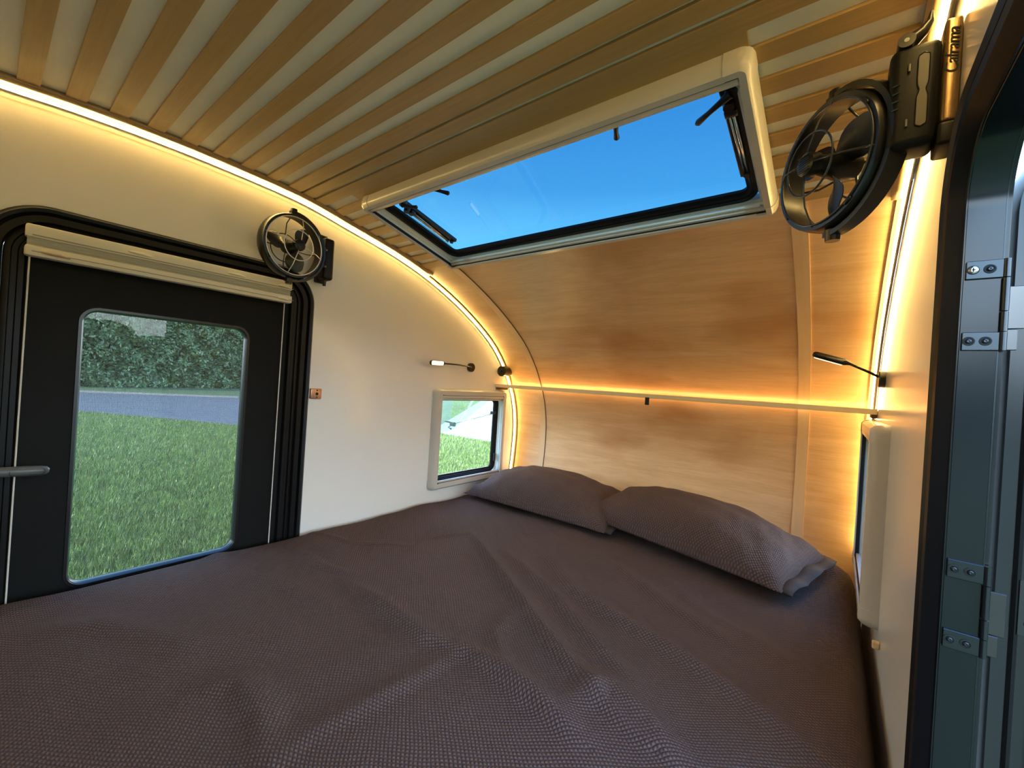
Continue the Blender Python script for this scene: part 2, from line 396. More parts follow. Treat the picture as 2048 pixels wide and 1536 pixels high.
# front wall of varnished plywood
wf = bmesh.new(); shell(wf, 0, WID, SEND, AL[-1], -0.003, -0.03)
wf = tag(obj('wall_front', wf, 'seam', smooth='auto'), 'curved front wall of varnished plywood panels with two battens', kind='structure')
for x0, x1 in ((0.001, 0.196), (0.199, 1.300), (1.303, WID-0.001)):
    bm = bmesh.new(); shell(bm, x0, x1, SEND+.001, AL[-1], -0.004, 0.002, 0.02); obj('plywood_panel', bm, 'ply', wf, 'auto')
for x0, x1 in ((0.178, 0.211), (1.295, 1.329)):
    bm = bmesh.new(); shell(bm, x0, x1, SEND+.001, AL[-1], 0.001, 0.006, 0.02); obj('batten', bm, 'batten', wf, 'auto')
bm = bmesh.new(); shell(bm, .2105, .2135, SEND+.001, AL[-1], 0.001, 0.0045, 0.02); obj('seam', bm, 'seam', wf, 'auto')
for x0, x1 in ((0.016, 0.021), (1.480, 1.484)):
    bm = bmesh.new(); shell(bm, x0, x1, SY(1.10), AL[-1], 0.001, 0.006, 0.02); obj('edge_bead', bm, 'seam' if x0 < .5 else 'batten', wf, 'auto')

# ------------------------------------------------------------ outdoors (z of the ground = -1.5)
GZ = -1.5
bm = bmesh.new()
g = bmesh.ops.create_grid(bm, x_segments=40, y_segments=40, size=120)
for v in bm.verts: v.co.z = GZ - .02
tag(obj('ground', bm, 'lawn'), 'green lawn around the trailer', kind='structure')
def flat(name, pts, z, h, m, label):
    bm = bmesh.new(); A = [bm.verts.new((x, y, z)) for x, y in pts]; B = [bm.verts.new((x, y, z-h)) for x, y in pts]
    bm.faces.new(A); bm.faces.new(B[::-1]); n = len(A)
    for k in range(n): bm.faces.new((A[k], B[k], B[(k+1) % n], A[(k+1) % n]))
    return tag(obj(name, bm, m), label, kind='structure')
flat('road', [(-19.5, -2.0), (-14.87, 1.75), (-10.64, 4.08), (-8.6, 5.6), (-20.0, 9.2), (-20.56, 7.5), (-23.1, 2.5), (-25.5, -2.0)], GZ+.01, .05, 'road', 'grey asphalt road beyond the lawn')
flat('driveway', [(-7.95, 8.35), (-7.0, 8.0), (-5.7, 8.1), (-3, 7.4), (14, 6.0), (14, 45), (-37, 45)], GZ+.015, .05, 'drive', 'pale concrete driveway beside the lawn')
bm = bmesh.new()
for (xa, ya), (xb, yb) in (((-23.1, 2.5), (-20.56, 7.5)), ((-25.5, -2), (-23.1, 2.5))):
    tube(bm, [(xa, ya, GZ+.02), (xb, yb, GZ+.02)], .09, 6)
tag(obj('trim_1', bm, 'kerb'), 'low concrete kerb along the far side of the road', kind='structure')
# grass blades
def blades(n, region, hh, ww):
    P = region(n); n = len(P)
    ang = np.random.rand(n)*2*PI; h = hh*(0.5+np.random.rand(n)); w = ww*(0.6+0.8*np.random.rand(n))
    lean = (np.random.rand(n, 2)-.5)*hh*1.3
    bx, by = np.cos(ang)*w, np.sin(ang)*w
    a = np.stack([P[:, 0]-bx, P[:, 1]-by, np.full(n, GZ-.02)], 1); b = np.stack([P[:, 0]+bx, P[:, 1]+by, np.full(n, GZ-.02)], 1)
    c = np.stack([P[:, 0]+lean[:, 0], P[:, 1]+lean[:, 1], GZ-.02+h], 1)
    return np.stack([a, b, c], 1).reshape(-1, 3)
def wedge(d0, d1, a0, a1):
    def f(n):
        d = d0*(d1/d0)**np.random.rand(n)          # log-uniform distance from the camera
        a = a0 + (a1-a0)*np.random.rand(n)
        x = 1.406 - d*np.cos(a); y_ = d*np.sin(a)
        near = (x > -14.8)
        # keep off the road and off the driveway
        road = (y_ < 1.75 + (x+14.87)*0.551) | (x > -9.0)
        rd = ~((x < -8.6) & ((y_ - (1.75 + (x+14.87)*0.551)) > -0.0) & (x > -25.5) & (x < -8.6)) 
        inroad = (x < -8.6) & ((x+14.87)*0.551 + 1.75 < y_+0.0)
        # near edge of road: grass is on the +x side of the line
        side = (x+14.87)*(4.08-1.75) - (y_-1.75)*(-10.64+14.87)
        onlawn = side > 0.0
        drv = (y_ > 8.1) & ((x+7.95)*(45-8.35) - (y_-8.35)*(-37+7.95) > 0)
        k = ((onlawn | (x > -8.6)) & ~drv) | ((y_ > 8.3) & ~drv & (x > -30))
        k &= (x < -1.0)
        return np.stack([x[k], y_[k]], 1)
    return f
vv = np.concatenate([blades(150000, wedge(3.3, 16.5, math.radians(3), math.radians(24)), .055, .0045),
                     blades(60000, wedge(4.5, 14, math.radians(38), math.radians(56)), .055, .006),
                     blades(16000, wedge(14, 34, math.radians(44), math.radians(56)), .06, .012)])
nb = len(vv)//3
me = bpy.data.meshes.new('lawn_grass'); me.vertices.add(nb*3); me.vertices.foreach_set('co', vv.ravel())
me.loops.add(nb*3); me.loops.foreach_set('vertex_index', np.arange(nb*3, dtype=np.int32))
me.polygons.add(nb); me.polygons.foreach_set('loop_start', np.arange(0, nb*3, 3, dtype=np.int32))
me.update(); me.validate(); me.materials.append(Mt['grassb'])
go = bpy.data.objects.new('lawn_grass', me); link(go)
tag(go, 'short sunlit green grass seen through the left door pane and window', 'grass', kind='stuff')
# hedge
hd = empty('hedge', (-29.5, 6, GZ), label='tall dense dark green clipped hedge beyond the road', cat='hedge')
hp = [(-27.0, -8.0), (-28.4, 3.0), (-31.2, 11.1), (-34.5, 20.5)]
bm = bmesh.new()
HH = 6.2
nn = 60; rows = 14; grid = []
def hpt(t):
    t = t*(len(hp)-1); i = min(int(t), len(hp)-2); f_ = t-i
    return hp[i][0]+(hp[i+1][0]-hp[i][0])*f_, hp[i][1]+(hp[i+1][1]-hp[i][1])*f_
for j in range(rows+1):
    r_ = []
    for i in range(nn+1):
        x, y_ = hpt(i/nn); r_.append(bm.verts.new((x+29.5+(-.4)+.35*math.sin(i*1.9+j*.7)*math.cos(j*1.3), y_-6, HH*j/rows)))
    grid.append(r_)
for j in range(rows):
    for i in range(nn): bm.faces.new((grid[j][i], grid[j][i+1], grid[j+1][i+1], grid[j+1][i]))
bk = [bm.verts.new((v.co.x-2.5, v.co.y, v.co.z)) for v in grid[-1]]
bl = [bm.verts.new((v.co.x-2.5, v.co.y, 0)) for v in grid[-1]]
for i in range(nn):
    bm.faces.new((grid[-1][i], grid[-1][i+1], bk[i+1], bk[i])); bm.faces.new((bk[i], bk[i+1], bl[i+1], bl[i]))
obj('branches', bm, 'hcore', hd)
n = 52000
t = np.random.rand(n); t = t*0.72+0.2; zz = np.random.rand(n)*HH
hx = np.interp(t*3, [0, 1, 2, 3], [p[0] for p in hp]); hy = np.interp(t*3, [0, 1, 2, 3], [p[1] for p in hp])
lump = .30*np.sin(hy*2.3+zz*1.1)*np.cos(zz*2.1+hy*.9)+.18*np.sin(hy*5.1)*np.sin(zz*4.3+1)
cx_ = hx+29.5-.05+lump+np.random.rand(n)*.35; cy_ = hy-6; cz_ = zz
a = np.random.randn(n, 3); a /= np.linalg.norm(a, axis=1)[:, None]; b = np.cross(a, np.random.randn(n, 3)); b /= np.linalg.norm(b, axis=1)[:, None]
sz = (.07+.07*np.random.rand(n))[:, None]; c_ = np.stack([cx_, cy_, cz_], 1)
q = np.stack([c_-a*sz, c_-b*sz*.5, c_+a*sz, c_+b*sz*.5], 1).reshape(-1, 3)
me = bpy.data.meshes.new('foliage'); me.vertices.add(n*4); me.vertices.foreach_set('co', q.ravel())
me.loops.add(n*4); me.loops.foreach_set('vertex_index', np.arange(n*4, dtype=np.int32))
me.polygons.add(n); me.polygons.foreach_set('loop_start', np.arange(0, n*4, 4, dtype=np.int32)); me.update(); me.validate()
me.materials.append(Mt['leaf']); fo = bpy.data.objects.new('foliage', me); link(fo, hd); fo['kind'] = 'stuff'

# far hedge on the other sides of the trailer (seen as a reflection in the jamb and the pane)
h2 = empty('hedge', (30, -20, GZ), label='long dark green hedge behind the trailer, mirrored in the metal door jamb', cat='hedge')
pl_ = [(-30, -30), (-10, -27), (10, -26), (28, -27), (60, -20), (70, 0), (72, 30), (60, 60)]
bm = bmesh.new(); G = []
for j in range(9):
    row = []
    for i in range(141):
        t_ = i/140*(len(pl_)-1); k = min(int(t_), len(pl_)-2); f_ = t_-k; x_ = pl_[k][0]+(pl_[k+1][0]-pl_[k][0])*f_; y_ = pl_[k][1]+(pl_[k+1][1]-pl_[k][1])*f_
        top = 5.0+1.0*math.sin(i*.31)+.5*math.sin(i*.83+1)+.3*math.sin(i*2.1)
        row.append(bm.verts.new((x_-30+.5*math.sin(i*1.7+j), y_+20-.25*j+.4*math.sin(i*2.3+j*1.9), top*j/8)))
    G.append(row)
for j in range(8):
    for i in range(140): bm.faces.new((G[j][i], G[j][i+1], G[j+1][i+1], G[j+1][i]))
obj('foliage', bm, mat('far_foliage', (.035, .06, .02), .9, vary=.6, vscale=1.2), h2)

# ------------------------------------------------------------ doors
mpL = lambda u, v, n: Vector((n, u, v))            # u=y, v=z, n = into the room (+x)
mpR = lambda u, v, n: Vector((WID-n, u, v))
d1 = empty('door_1', (0, .334, DZ0), label='closed black side door with a tall tinted pane in the left wall', kind='structure')
def dobj(name, bm, m, parent, sm=False, label=None):
    for v in bm.verts: v.co -= Vector(parent.matrix_world.translation)
    return obj(name, bm, m, parent, sm, label)
bm = bmesh.new(); ring(bm, DY0, DY1, DZ0, DZ1, .112, [(0, .001), (.002, .010), (.008, .015), (.015, .013), (.018, .006), (.018, .001)], mpL, 14)
dobj('outer_seal', bm, 'rubber', d1, 'auto')
bm = bmesh.new(); ring(bm, DY0, DY1, DZ0, DZ1, .112, [(.0185, -.02), (.0185, .004), (.022, .008), (.036, .008), (.039, .002), (.039, -.02)], mpL, 14)
dobj('frame', bm, 'rubber', d1, 'auto')
bm = bmesh.new(); ring(bm, DY0, DY1, DZ0, DZ1, .112, [(.0395, -.02), (.0395, 0), (.043, .002), (.050, .002), (.052, -.004), (.060, -.004), (.062, -.001), (.070, -.001), (.074, -.009), (.074, -.02)], mpL, 14)
dobj('inner_frame', bm, 'rubber', d1, 'auto')
DPX = -.012
bm = bmesh.new(); ring(bm, .052, .605, DZ0+.02, .262, .03, [(0, -.03), (0, DPX), (.093, DPX), (.098, DPX-.004), (.098, -.03)], mpL, 10)
for v in bm.verts: pass
bm.free()
bm = bmesh.new()
# slab with a rounded opening for the pane
GY0, GY1, GZ0, GZ1 = .148, .497, -.550, .112
outl = rrect(.050, .616, DZ0+.03, .262, .02, 12); inn = rrect(GY0, GY1, GZ0, GZ1, .032, 12)
def slab(bm, outl, inn, n0, n1, mp):
    lay = []
    for n_ in (n0, n1):
        lay.append(([bm.verts.new(mp(u, v, n_)) for u, v in outl], [bm.verts.new(mp(u, v, n_)) for u, v in inn]))
    m_ = len(outl)
    for (O, I) in lay:
        for k in range(m_): bm.faces.new((O[k], O[(k+1) % m_], I[(k+1) % m_], I[k]))
    for w in (0, 1):
        A, B = lay[0][w], lay[1][w]
        for k in range(m_): bm.faces.new((A[k], A[(k+1) % m_], B[(k+1) % m_], B[k]))
slab(bm, outl, inn, DPX, -.040, mpL)
dobj('door_panel', bm, 'panel', d1)
bm = bmesh.new(); ring(bm, GY0-.008, GY1+.008, GZ0-.008, GZ1+.008, .038, [(0, DPX), (.001, DPX+.003), (.007, DPX+.003), (.0105, DPX-.006), (.0105, -.03), (.004, -.03)], mpL, 12)
dobj('pane_seal', bm, 'black', d1, 'auto')
bm = bmesh.new(); plate(bm, GY0-.002, GY1+.002, GZ0-.002, GZ1+.002, .032, -.030, -.0302, mpL, 12)
for f in list(bm.faces):
    if abs(f.normal.x) < .5 and len(f.verts) == 4: pass
dobj('pane', bm, 'glassd', d1)
# insect screen: fine mesh threads behind the pane
bm = bmesh.new()
nx = 0
yy = GY0+.004
while yy < GY1-.003:
    v = [bm.verts.new((-.024, yy, GZ0+.01)), bm.verts.new((-.024, yy+.00035, GZ0+.01)), bm.verts.new((-.024, yy+.00035, GZ1-.006)), bm.verts.new((-.024, yy, GZ1-.006))]
    bm.faces.new(v); yy += .0028
zz_ = GZ0+.004
while zz_ < GZ1-.003:
    v = [bm.verts.new((-.0242, GY0+.006, zz_)), bm.verts.new((-.0242, GY1-.006, zz_)), bm.verts.new((-.0242, GY1-.006, zz_+.00035)), bm.verts.new((-.0242, GY0+.006, zz_+.00035))]
    bm.faces.new(v); zz_ += .0028
sc = dobj('insect_screen', bm, mat('screen_thread', (0.16, 0.17, 0.17), 0.5), d1); sc['kind'] = 'stuff'
# handle
bm = bmesh.new(); tube(bm, [(.052, -.10, -.240), (.052, -.02, -.247), (.052, .03, -.2505), (.052, .07, -.2525), (.052, .092, -.2535), (.052, .1005, -.254), (.052, .1045, -.2545)], [.0105, .0105, .0105, .011, .0105, .0085, .004], 16)
h1 = dobj('door_handle', bm, 'handle', d1, True, 'grey lever handle with a rounded tip')
bm = bmesh.new(); cyl(bm, (-.012, -.085, -.242), (.052, -.085, -.242), .012); dobj('handle_post', bm, 'handle', d1, True)
bm = bmesh.new(); pts = rrect(.048, .098, -.2600, -.2465, .0066, 8); tube(bm, [(.0622+(.0015 if abs(v_+.2533) < .003 else -.0006), u_, v_) for u_, v_ in pts], .0005, 6, True)
dobj('handle_inlay', bm, 'black', d1)

# right: seal ring, jamb and opened leaf
d2 = empty('door_2', (WID, .334, DZ0), label='open doorway in the right wall, black seal and dark metal jamb', kind='structure')
bm = bmesh.new(); ring(bm, DY0, DY1, DZ0, DZ1, .112, [(0, .001), (.002, .009), (.010, .013), (.016, .010), (.018, .003), (.022, .011), (.032, .010), (.038, .002), (.040, -.002), (.040, -.006), (.0, -.006)][:9] + [(.0395, -.004), (.030, -.004), (.004, .0005)], mpR, 16)
dobj('door_seal', bm, 'rubber', d2, 'auto')
JY = .043
bm = bmesh.new(); ring(bm, DY0, DY1, DZ0, DZ1, .112, [(.034, .0), (.0425, -.003), (.0425, -.004), (JY, -.0045), (JY, -.0315), (.041, -.0320), (.041, -.0330), (.030, -.0330)], mpR, 16)
dobj('jamb', bm, 'jamb', d2, 'auto')
bm = bmesh.new(); ring(bm, DY0, DY1, DZ0, DZ1, .112, [(.0405, -.0315), (.0434, -.0315), (.0434, -.0325), (.0405, -.0325)], mpR, 16)
dobj('jamb_bead', bm, 'steel', d2, 'auto')
bm = bmesh.new(); ring(bm, DY0, DY1, DZ0, DZ1, .112, [(.026, -.0332), (.0385, -.0332), (.0385, -.0365), (.0, -.0365), (.0, -.0332)], mpR, 16)
dobj('outer_flange', bm, 'jamb', d2, 'auto')
yj = DY1-JY       # face of the jamb
for zt, zb in ((.160, .066), (-.155, -.248)):
    hg = empty('hinge', (0, 0, 0)); hg.parent = d2; hg.matrix_parent_inverse = Matrix.Identity(4)
    hg.matrix_local = Matrix.Translation((1.533-WID, yj-.334, (zt+zb)/2-DZ0))
    hw = Vector((1.533, yj, (zt+zb)/2))
    def hobj(name, bm, m, sm=False):
        for v in bm.verts: v.co -= hw
        return obj(name, bm, m, hg, sm)
    for (z1, z0) in ((zt, zt-.019), (zb+.019, zb)):
        bm = bmesh.new(); box(bm, (1.5055, yj-.003, z0), (1.5325, yj-.0001, z1), .0006, 1); hobj('hinge_plate', bm, 'steel')
        for k, xs in enumerate((1.5105, 1.5225)):
            bm = bmesh.new(); zc = (z0+z1)/2
            lathe(bm, (xs, yj-.0030, zc), (0, -1, 0), [(.0048, 0), (.0046, .0006), (.0036, .0007), (.0034, .0002), (.0, .0002)], 20)
            hobj('screw', bm, 'hole')
            bm = bmesh.new(); big = (zt > 0 and z1 == zt and k == 0)
            lathe(bm, (xs, yj-.0031, zc), (0, -1, 0), [(.0042 if big else .0026, 0), (.0038 if big else .0022, .0013), (.0009, .0015), (.0, .0010)], 16)
            hobj('screw', bm, 'screw' if big else 'steel', True)
            if big:
                bm = bmesh.new()
                for r_ in (0, 1):
                    dx, dz = (.0021, .0004) if r_ else (.0004, .0021)
                    box(bm, (xs-dx, yj-.0050, zc-dz), (xs+dx, yj-.0044, zc+dz))
                hobj('screw_cross', bm, 'hole')
    bm = bmesh.new(); zs = [zt, zt-.019, zt-.052, zb+.0, ]
    for z1, z0 in ((zt, zt-.0188), (zt-.0198, zt-.0535), (zt-.0545, zb+.0195), (zb+.0188, zb)):
        cyl(bm, (1.5345, yj-.002, z0), (1.5345, yj-.002, z1), .0030, n=14)
    hobj('knuckle', bm, 'steel', 'auto')
    bm = bmesh.new(); zc = (zt+zb)/2
    box(bm, (1.5368, yj+.006, zc-.024), (1.5505, yj+.009, zc+.020), .0006, 1); box(bm, (1.5368, yj+.005, zc-.046), (1.546, yj+.008, zc-.0245), .0006, 1)
    hobj('leaf_strap', bm, 'steel')
# opened leaf, turned about its hinge edge
th = math.radians(12)
lx = Vector((math.cos(th), math.sin(th), 0)); ly = Vector((-math.sin(th), math.cos(th), 0)); lo = Vector((1.5455, yj+.035, 0))
mpD = lambda u, v, n: lo + lx*u + ly*n + Vector((0, 0, v))
LW = .70; LZ0, LZ1 = DZ0, DZ1-.005
bm = bmesh.new(); ring(bm, 0, LW, LZ0, LZ1, .105, [(0, .028), (0, 0), (.0008, -.004), (.012, -.004), (.0135, .0), (.0145, .0), (.0145, .028)], mpD, 14); dobj('leaf_frame', bm, 'jamb', d2, 'auto')
bm = bmesh.new(); ring(bm, .0165, LW-.016, LZ0+.016, LZ1-.016, .09, [(0, .026), (0, -.0045), (.002, -.0065), (.030, -.0065), (.034, .0), (.034, .026)], mpD, 14); dobj('leaf_inner_frame', bm, 'jamb', d2, 'auto')
bm = bmesh.new(); ring(bm, .030, LW-.030, LZ0+.030, LZ1-.030, .076, [(0, -.0068), (.002, -.016), (.008, -.020), (.014, -.016), (.015, -.0068)], mpD, 14); dobj('leaf_seal', bm, 'rubber', d2, 'auto')
bm = bmesh.new(); plate(bm, .048, LW-.048, LZ0+.048, LZ1-.048, .06, .004, .024, mpD, 14); dobj('leaf_panel', bm, 'panel', d2)
for zt, zb in ((.160, .066), (-.155, -.248)):
    zc = (zt+zb)/2+.004
    bm = bmesh.new()
    a_ = [mpD(.017, zc-.028, -.0072), mpD(.030, zc-.028, -.0072), mpD(.030, zc+.028, -.0072), mpD(.017, zc+.028, -.0072)]
    b_ = [p+ly*.0018-ly*.0032 for p in a_]
    va = [bm.verts.new(p) for p in a_]; vb = [bm.verts.new(p) for p in b_]
    bm.faces.new(va); bm.faces.new(vb)
    for k in range(4): bm.faces.new((va[k], va[(k+1) % 4], vb[(k+1) % 4], vb[k]))
    dobj('leaf_plate', bm, 'steel', d2)
    bm = bmesh.new()
    for dz in (-.016, .014): lathe(bm, mpD(.0245, zc+dz, -.0086), -ly, [(.0036, 0), (.0030, .0012), (.001, .0014), (0, .001)], 16)
    dobj('screw', bm, 'hole', d2, True)

# ------------------------------------------------------------ windows
def window(name, M3, loc, w, h, label, depth=.034, fw=.030, wall=.03, pane='glassw', openang=0, sky=False):
    """local axes: u across, v up, n into the room; outer frame spans 0..w, 0..h"""
    e = empty(name, loc, M3, label=label, kind='structure')
    R_ = .020
    pf = [(0, 0), (0, depth*.45), (.003, depth*.78), (.010, depth), (fw, depth), (fw, depth-.010), (fw-.004, depth-.014), (fw-.004, 0)]
    pc = [(-.0013, 0), (-.0013, depth*.45), (.0020, depth*.80), (.0095, depth+.0014), (fw-.002, depth+.0014), (fw-.002, depth-.010), (fw-.006, depth-.014), (fw-.006, 0)]
    CL = .040
    # straight bars
    def bar(p, q, inw):
        bm = bmesh.new(); p, q, inw = Vector(p), Vector(q), Vector(inw)
        sweep_section(bm, [[p+inw*o+Vector((0, 0, n)) for o, n in pf], [q+inw*o+Vector((0, 0, n)) for o, n in pf]])
        obj('frame_bar', bm, 'frame', e, 'auto')
    bar((CL, 0, 0), (w-CL, 0, 0), (0, 1, 0)); bar((CL, h, 0), (w-CL, h, 0), (0, -1, 0))
    bar((0, CL, 0), (0, h-CL, 0), (1, 0, 0)); bar((w, CL, 0), (w, h-CL, 0), (-1, 0, 0))
    for sx, sy in ((0, 0), (1, 0), (1, 1), (0, 1)):
        bm = bmesh.new(); secs = []
        ox, oy = (w if sx else 0), (h if sy else 0); dx, dy = (-1 if sx else 1), (-1 if sy else 1)
        def sec(px, py, ix, iy, prf=pc): return [Vector((px+ix*o, py+iy*o, n)) for o, n in prf]
        secs.append([Vector((ox+dx*(CL+.001), oy+dy*o, n)) for o, n in pc])
        for k in range(7):
            a = PI/2*k/6; s_ = []
            for o, n in pc:
                r = R_-o
                if r > .001: s_.append(Vector((ox+dx*(R_-r*math.sin(a)), oy+dy*(R_-r*math.cos(a)), n)))
                else: s_.append(Vector((ox+dx*(o), oy+dy*(o), n)))
            secs.append(s_)
        secs.append([Vector((ox+dx*o, oy+dy*(CL+.001), n)) for o, n in pc])
        sweep_section(bm, secs); obj('frame_corner', bm, 'frame', e, 'auto')
    lo_ = .016 if sky else .008
    bm = bmesh.new(); ring(bm, fw-.004, w-fw+.004, fw-.004, h-fw+.004, .012, [(0, depth-.014), (.002, depth-.014), (.003, .012), (.006, .011), (.007, .004), (lo_, .002), (lo_, -.014), (0, -.014)], seg=4)
    obj('recess_liner', bm, 'liner', e, 'auto')
    bm = bmesh.new(); box(bm, (fw, h-fw-.0012, depth-.014), (w-fw, h-fw+.0002, depth-.0095+.009)); box(bm, (fw, h-fw-.0142, depth-.016), (w-fw, h-fw-.0130, depth-.008)); obj('blind_groove_shade', bm, 'hole', e)  # solid black strips painting the shadow lines along the rails
    # blind cassette rails along the top of the opening and a bottom stop
    bm = bmesh.new(); box(bm, (fw, h-fw-.013, depth-.016), (w-fw, h-fw-.001, depth-.0015), .002); box(bm, (fw+.002, h-fw-.022, depth-.022), (w-fw-.002, h-fw-.0135, depth-.009), .0015)
    obj('blind_rail', bm, 'frame', e, 'auto')
    bm = bmesh.new(); box(bm, (fw, fw+.001, depth-.016), (w-fw, fw+.009, depth-.006), .0015); obj('bottom_rail', bm, 'frame', e, 'auto')
    bm = bmesh.new(); box(bm, (fw, fw-.0015, depth-.0125), (w-fw, fw+.0012, depth-.0035)); box(bm, (fw-.0015, fw, depth-.0125), (fw+.0008, h-fw, depth-.0035)); obj('track_groove_shade', bm, 'hole', e)  # black strips standing in for the shade inside the tracks
    # black rubber seal
    bi = fw+.008
    bm = bmesh.new(); ring(bm, fw+lo_-.006, w-fw-lo_+.006, fw+lo_-.006, h-fw-lo_+.006, .040, [(0, -.015), (0, .000), (.003, .004), (.008, .004), (.010, .000), (.014, .000), (.018, -.006), (.024, -.008), (.024, -.015)], seg=10)
    obj('window_seal', bm, 'rubber', e, 'auto')
    if sky:
        bm = bmesh.new(); box(bm, (fw+.010, fw+.0095, depth-.018), (w-fw-.010, fw+.0165, depth-.012), .0012); obj('blind_rail', bm, 'liner', e, 'auto')
    # pane
    pn = bmesh.new()
    po = .012
    plate(pn, fw-po, w-fw+po, fw-po, h-fw+po, .03, -.0180, -.0205, seg=8)
    if openang:
        Rm = Matrix.Translation((0, h-fw+po, -.022)) @ Matrix.Rotation(openang, 4, 'X') @ Matrix.Translation((0, -(h-fw+po), .022))
        bmesh.ops.transform(pn, matrix=Rm, verts=pn.verts)
    pane_o = obj('pane', pn, pane, e)
    return e
ML = Matrix(((0, 0, 1), (1, 0, 0), (0, 1, 0)))              # columns u=+y, v=+z, n=+x
MR = Matrix(((0, 0, -1), (-1, 0, 0), (0, 1, 0)))            # columns u=-y, v=+z, n=-x
w1 = window('window_1', ML, (0, WY0, WZ0), WY1-WY0, WZ1-WZ0, 'small white-framed window in the left wall, pane propped open', openang=math.radians(55))
w2 = window('window_2', MR, (WID, WY1, WZ0), WY1-WY0, WZ1-WZ0, 'small white-framed window in the right wall seen edge-on')
# stay arm and catch of the propped pane
def wl(p): return Vector((p[1]-WY0, p[2]-WZ0, p[0]))
a0, a1_, a2_ = wl((-.010, 1.668, -.157)), wl((-.16, 1.676, -.200)), wl((-.325, 1.684, -.252))
bm = bmesh.new(); tube(bm, [a0, a1_], .0065, 10); obj('stay_arm', bm, mat('stay_tube', (.55, .56, .48), .35), w1, True)
bm = bmesh.new(); tube(bm, [a1_, a2_], .0026, 8); obj('stay_rod', bm, 'chrome', w1, True)
bm = bmesh.new(); cyl(bm, a2_+Vector((0, 0, -.012)), a2_+Vector((0, 0, .016)), .013); tube(bm, [a2_+Vector((.0, 0, .01)), a2_+Vector((-.02, .012, -.01)), a2_+Vector((-.05, .016, -.012))], [.006, .005, .004], 8)
tube(bm, [a2_, a2_+Vector((-.012, -.020, -.022)), a2_+Vector((.004, -.03, -.012))], [.005, .004, .005], 8)
obj('pane_catch', bm, 'black', w1, 'auto')
bm = bmesh.new(); box(bm, a0+Vector((-.012, -.008, -.012)), a0+Vector((.012, .008, .010)), .002); obj('stay_bracket', bm, 'black', w1)
bm = bmesh.new(); box(bm, (.435, .085, .002), (.447, .125, .012), .003); obj('latch_keeper', bm, 'black', w1)
# skylight
Sv = Vector((0, .974924, -.222537)); Nv = Vector((0, -.222537, -.974924))
M3 = Matrix(((1, -Sv.x, Nv.x), (0, -Sv.y, Nv.y), (0, -Sv.z, Nv.z)))
o3 = Vector((.226, .70, .5415)) + Sv*.412 + Nv*.004
w3 = window('window_3', M3, o3, 1.278-.226, .412, 'large white-framed skylight in the ceiling with tinted pane and black stays', depth=.034, fw=.022, pane='glasss', sky=True)
def lv(x, s, d): return Vector((x-.226, .412-s, d))
for sx, x0, x1, sg in ((0, .335, .322, 1), (1, 1.229, 1.233, -1)):
    bm = bmesh.new(); box(bm, lv(x0-.013, .30, -.014), lv(x0+.013, .045, -.003), .002); obj('stay_rail', bm, 'black', w3)
    bm = bmesh.new(); tube(bm, [lv(x0+sg*-.003, .120, .004), lv(x1, .286, .000)], .0030, 10); tube(bm, [lv(x0+sg*.004, .120, .002), lv(x1+sg*.006, .280, -.001)], .0022, 8); obj('stay_rod', bm, 'chrome', w3, True)
    bm = bmesh.new(); cyl(bm, lv(x0, .095, -.004), lv(x0, .095, .012), .011, .009); box(bm, lv(x0-.011, .122, -.003), lv(x0+.011, .106, .009), .003); cyl(bm, lv(x0, .290, -.004), lv(x0, .290, .004), .006); obj('stay_knob', bm, 'black', w3, 'auto')
for hx0, hs0, hx1, hs1 in ((1.236, .072, 1.176, .108), (1.040, .045, 1.026, .082), (.500, .045, .535, .080), (.345, .070, .385, .092)):
    bm = bmesh.new(); cyl(bm, lv(hx0, hs0, -.010), lv(hx0, hs0, .008), .012, .010)
    tube(bm, [lv(hx0, hs0, .006), lv(hx0*.7+hx1*.3, hs0*.75+hs1*.25, .009), lv(hx0*.35+hx1*.65, hs0*.4+hs1*.6, .010), lv(hx1, hs1, .009), lv(hx1*1.08-hx0*.08, hs1*1.06-hs0*.06, .009)], [.008, .0055, .0045, .0062, .003], 10)
    obj('latch_handle', bm, 'black', w3, 'auto')
bm = bmesh.new(); lathe(bm, lv(1.236, .052, -.002), (0, 0, 1), [(.004, 0), (.0035, .0012), (.0012, .0013), (0, .0005)], 14); obj('screw', bm, 'chrome', w3)

# ------------------------------------------------------------ light strips
def strip(x0, sg, label):
    """aluminium channel in the corner; its glowing face looks into the room, away from the wall"""
    e = empty('light_strip', (x0, 1.0, .48), label=label, cat='light strip')
    ss = [0.02 + .02*k for k in range(int((s_at_z(-.515)-.02)/.02))]
    def pt(s, x, off): y_, z_ = P_at(s, off); return V(x0+sg*x, y_, z_)
    bm = bmesh.new(); prev = None
    for s in ss:
        row = [bm.verts.new(pt(s, .0125, .0085)), bm.verts.new(pt(s, .0085, .0150))]
        if prev: bm.faces.new((prev[0], prev[1], row[1], row[0]))
        prev = row
    for v in bm.verts: v.co -= V(x0, 1.0, .48)
    obj('diffuser', bm, 'led', e)
    bm = bmesh.new(); sweep_section(bm, [[pt(s, .0120, .0080), pt(s, .0077, .0152), pt(s, .0055, .0140), pt(s, .0040, .0010), pt(s, .0118, .0010)] for s in ss])
    for v in bm.verts: v.co -= V(x0, 1.0, .48)
    obj('channel', bm, 'frame', e, 'auto')
strip(0.0, 1, 'warm glowing light strip along the curved top edge of the left wall')
strip(WID, -1, 'warm glowing light strip along the curved top edge of the right wall')
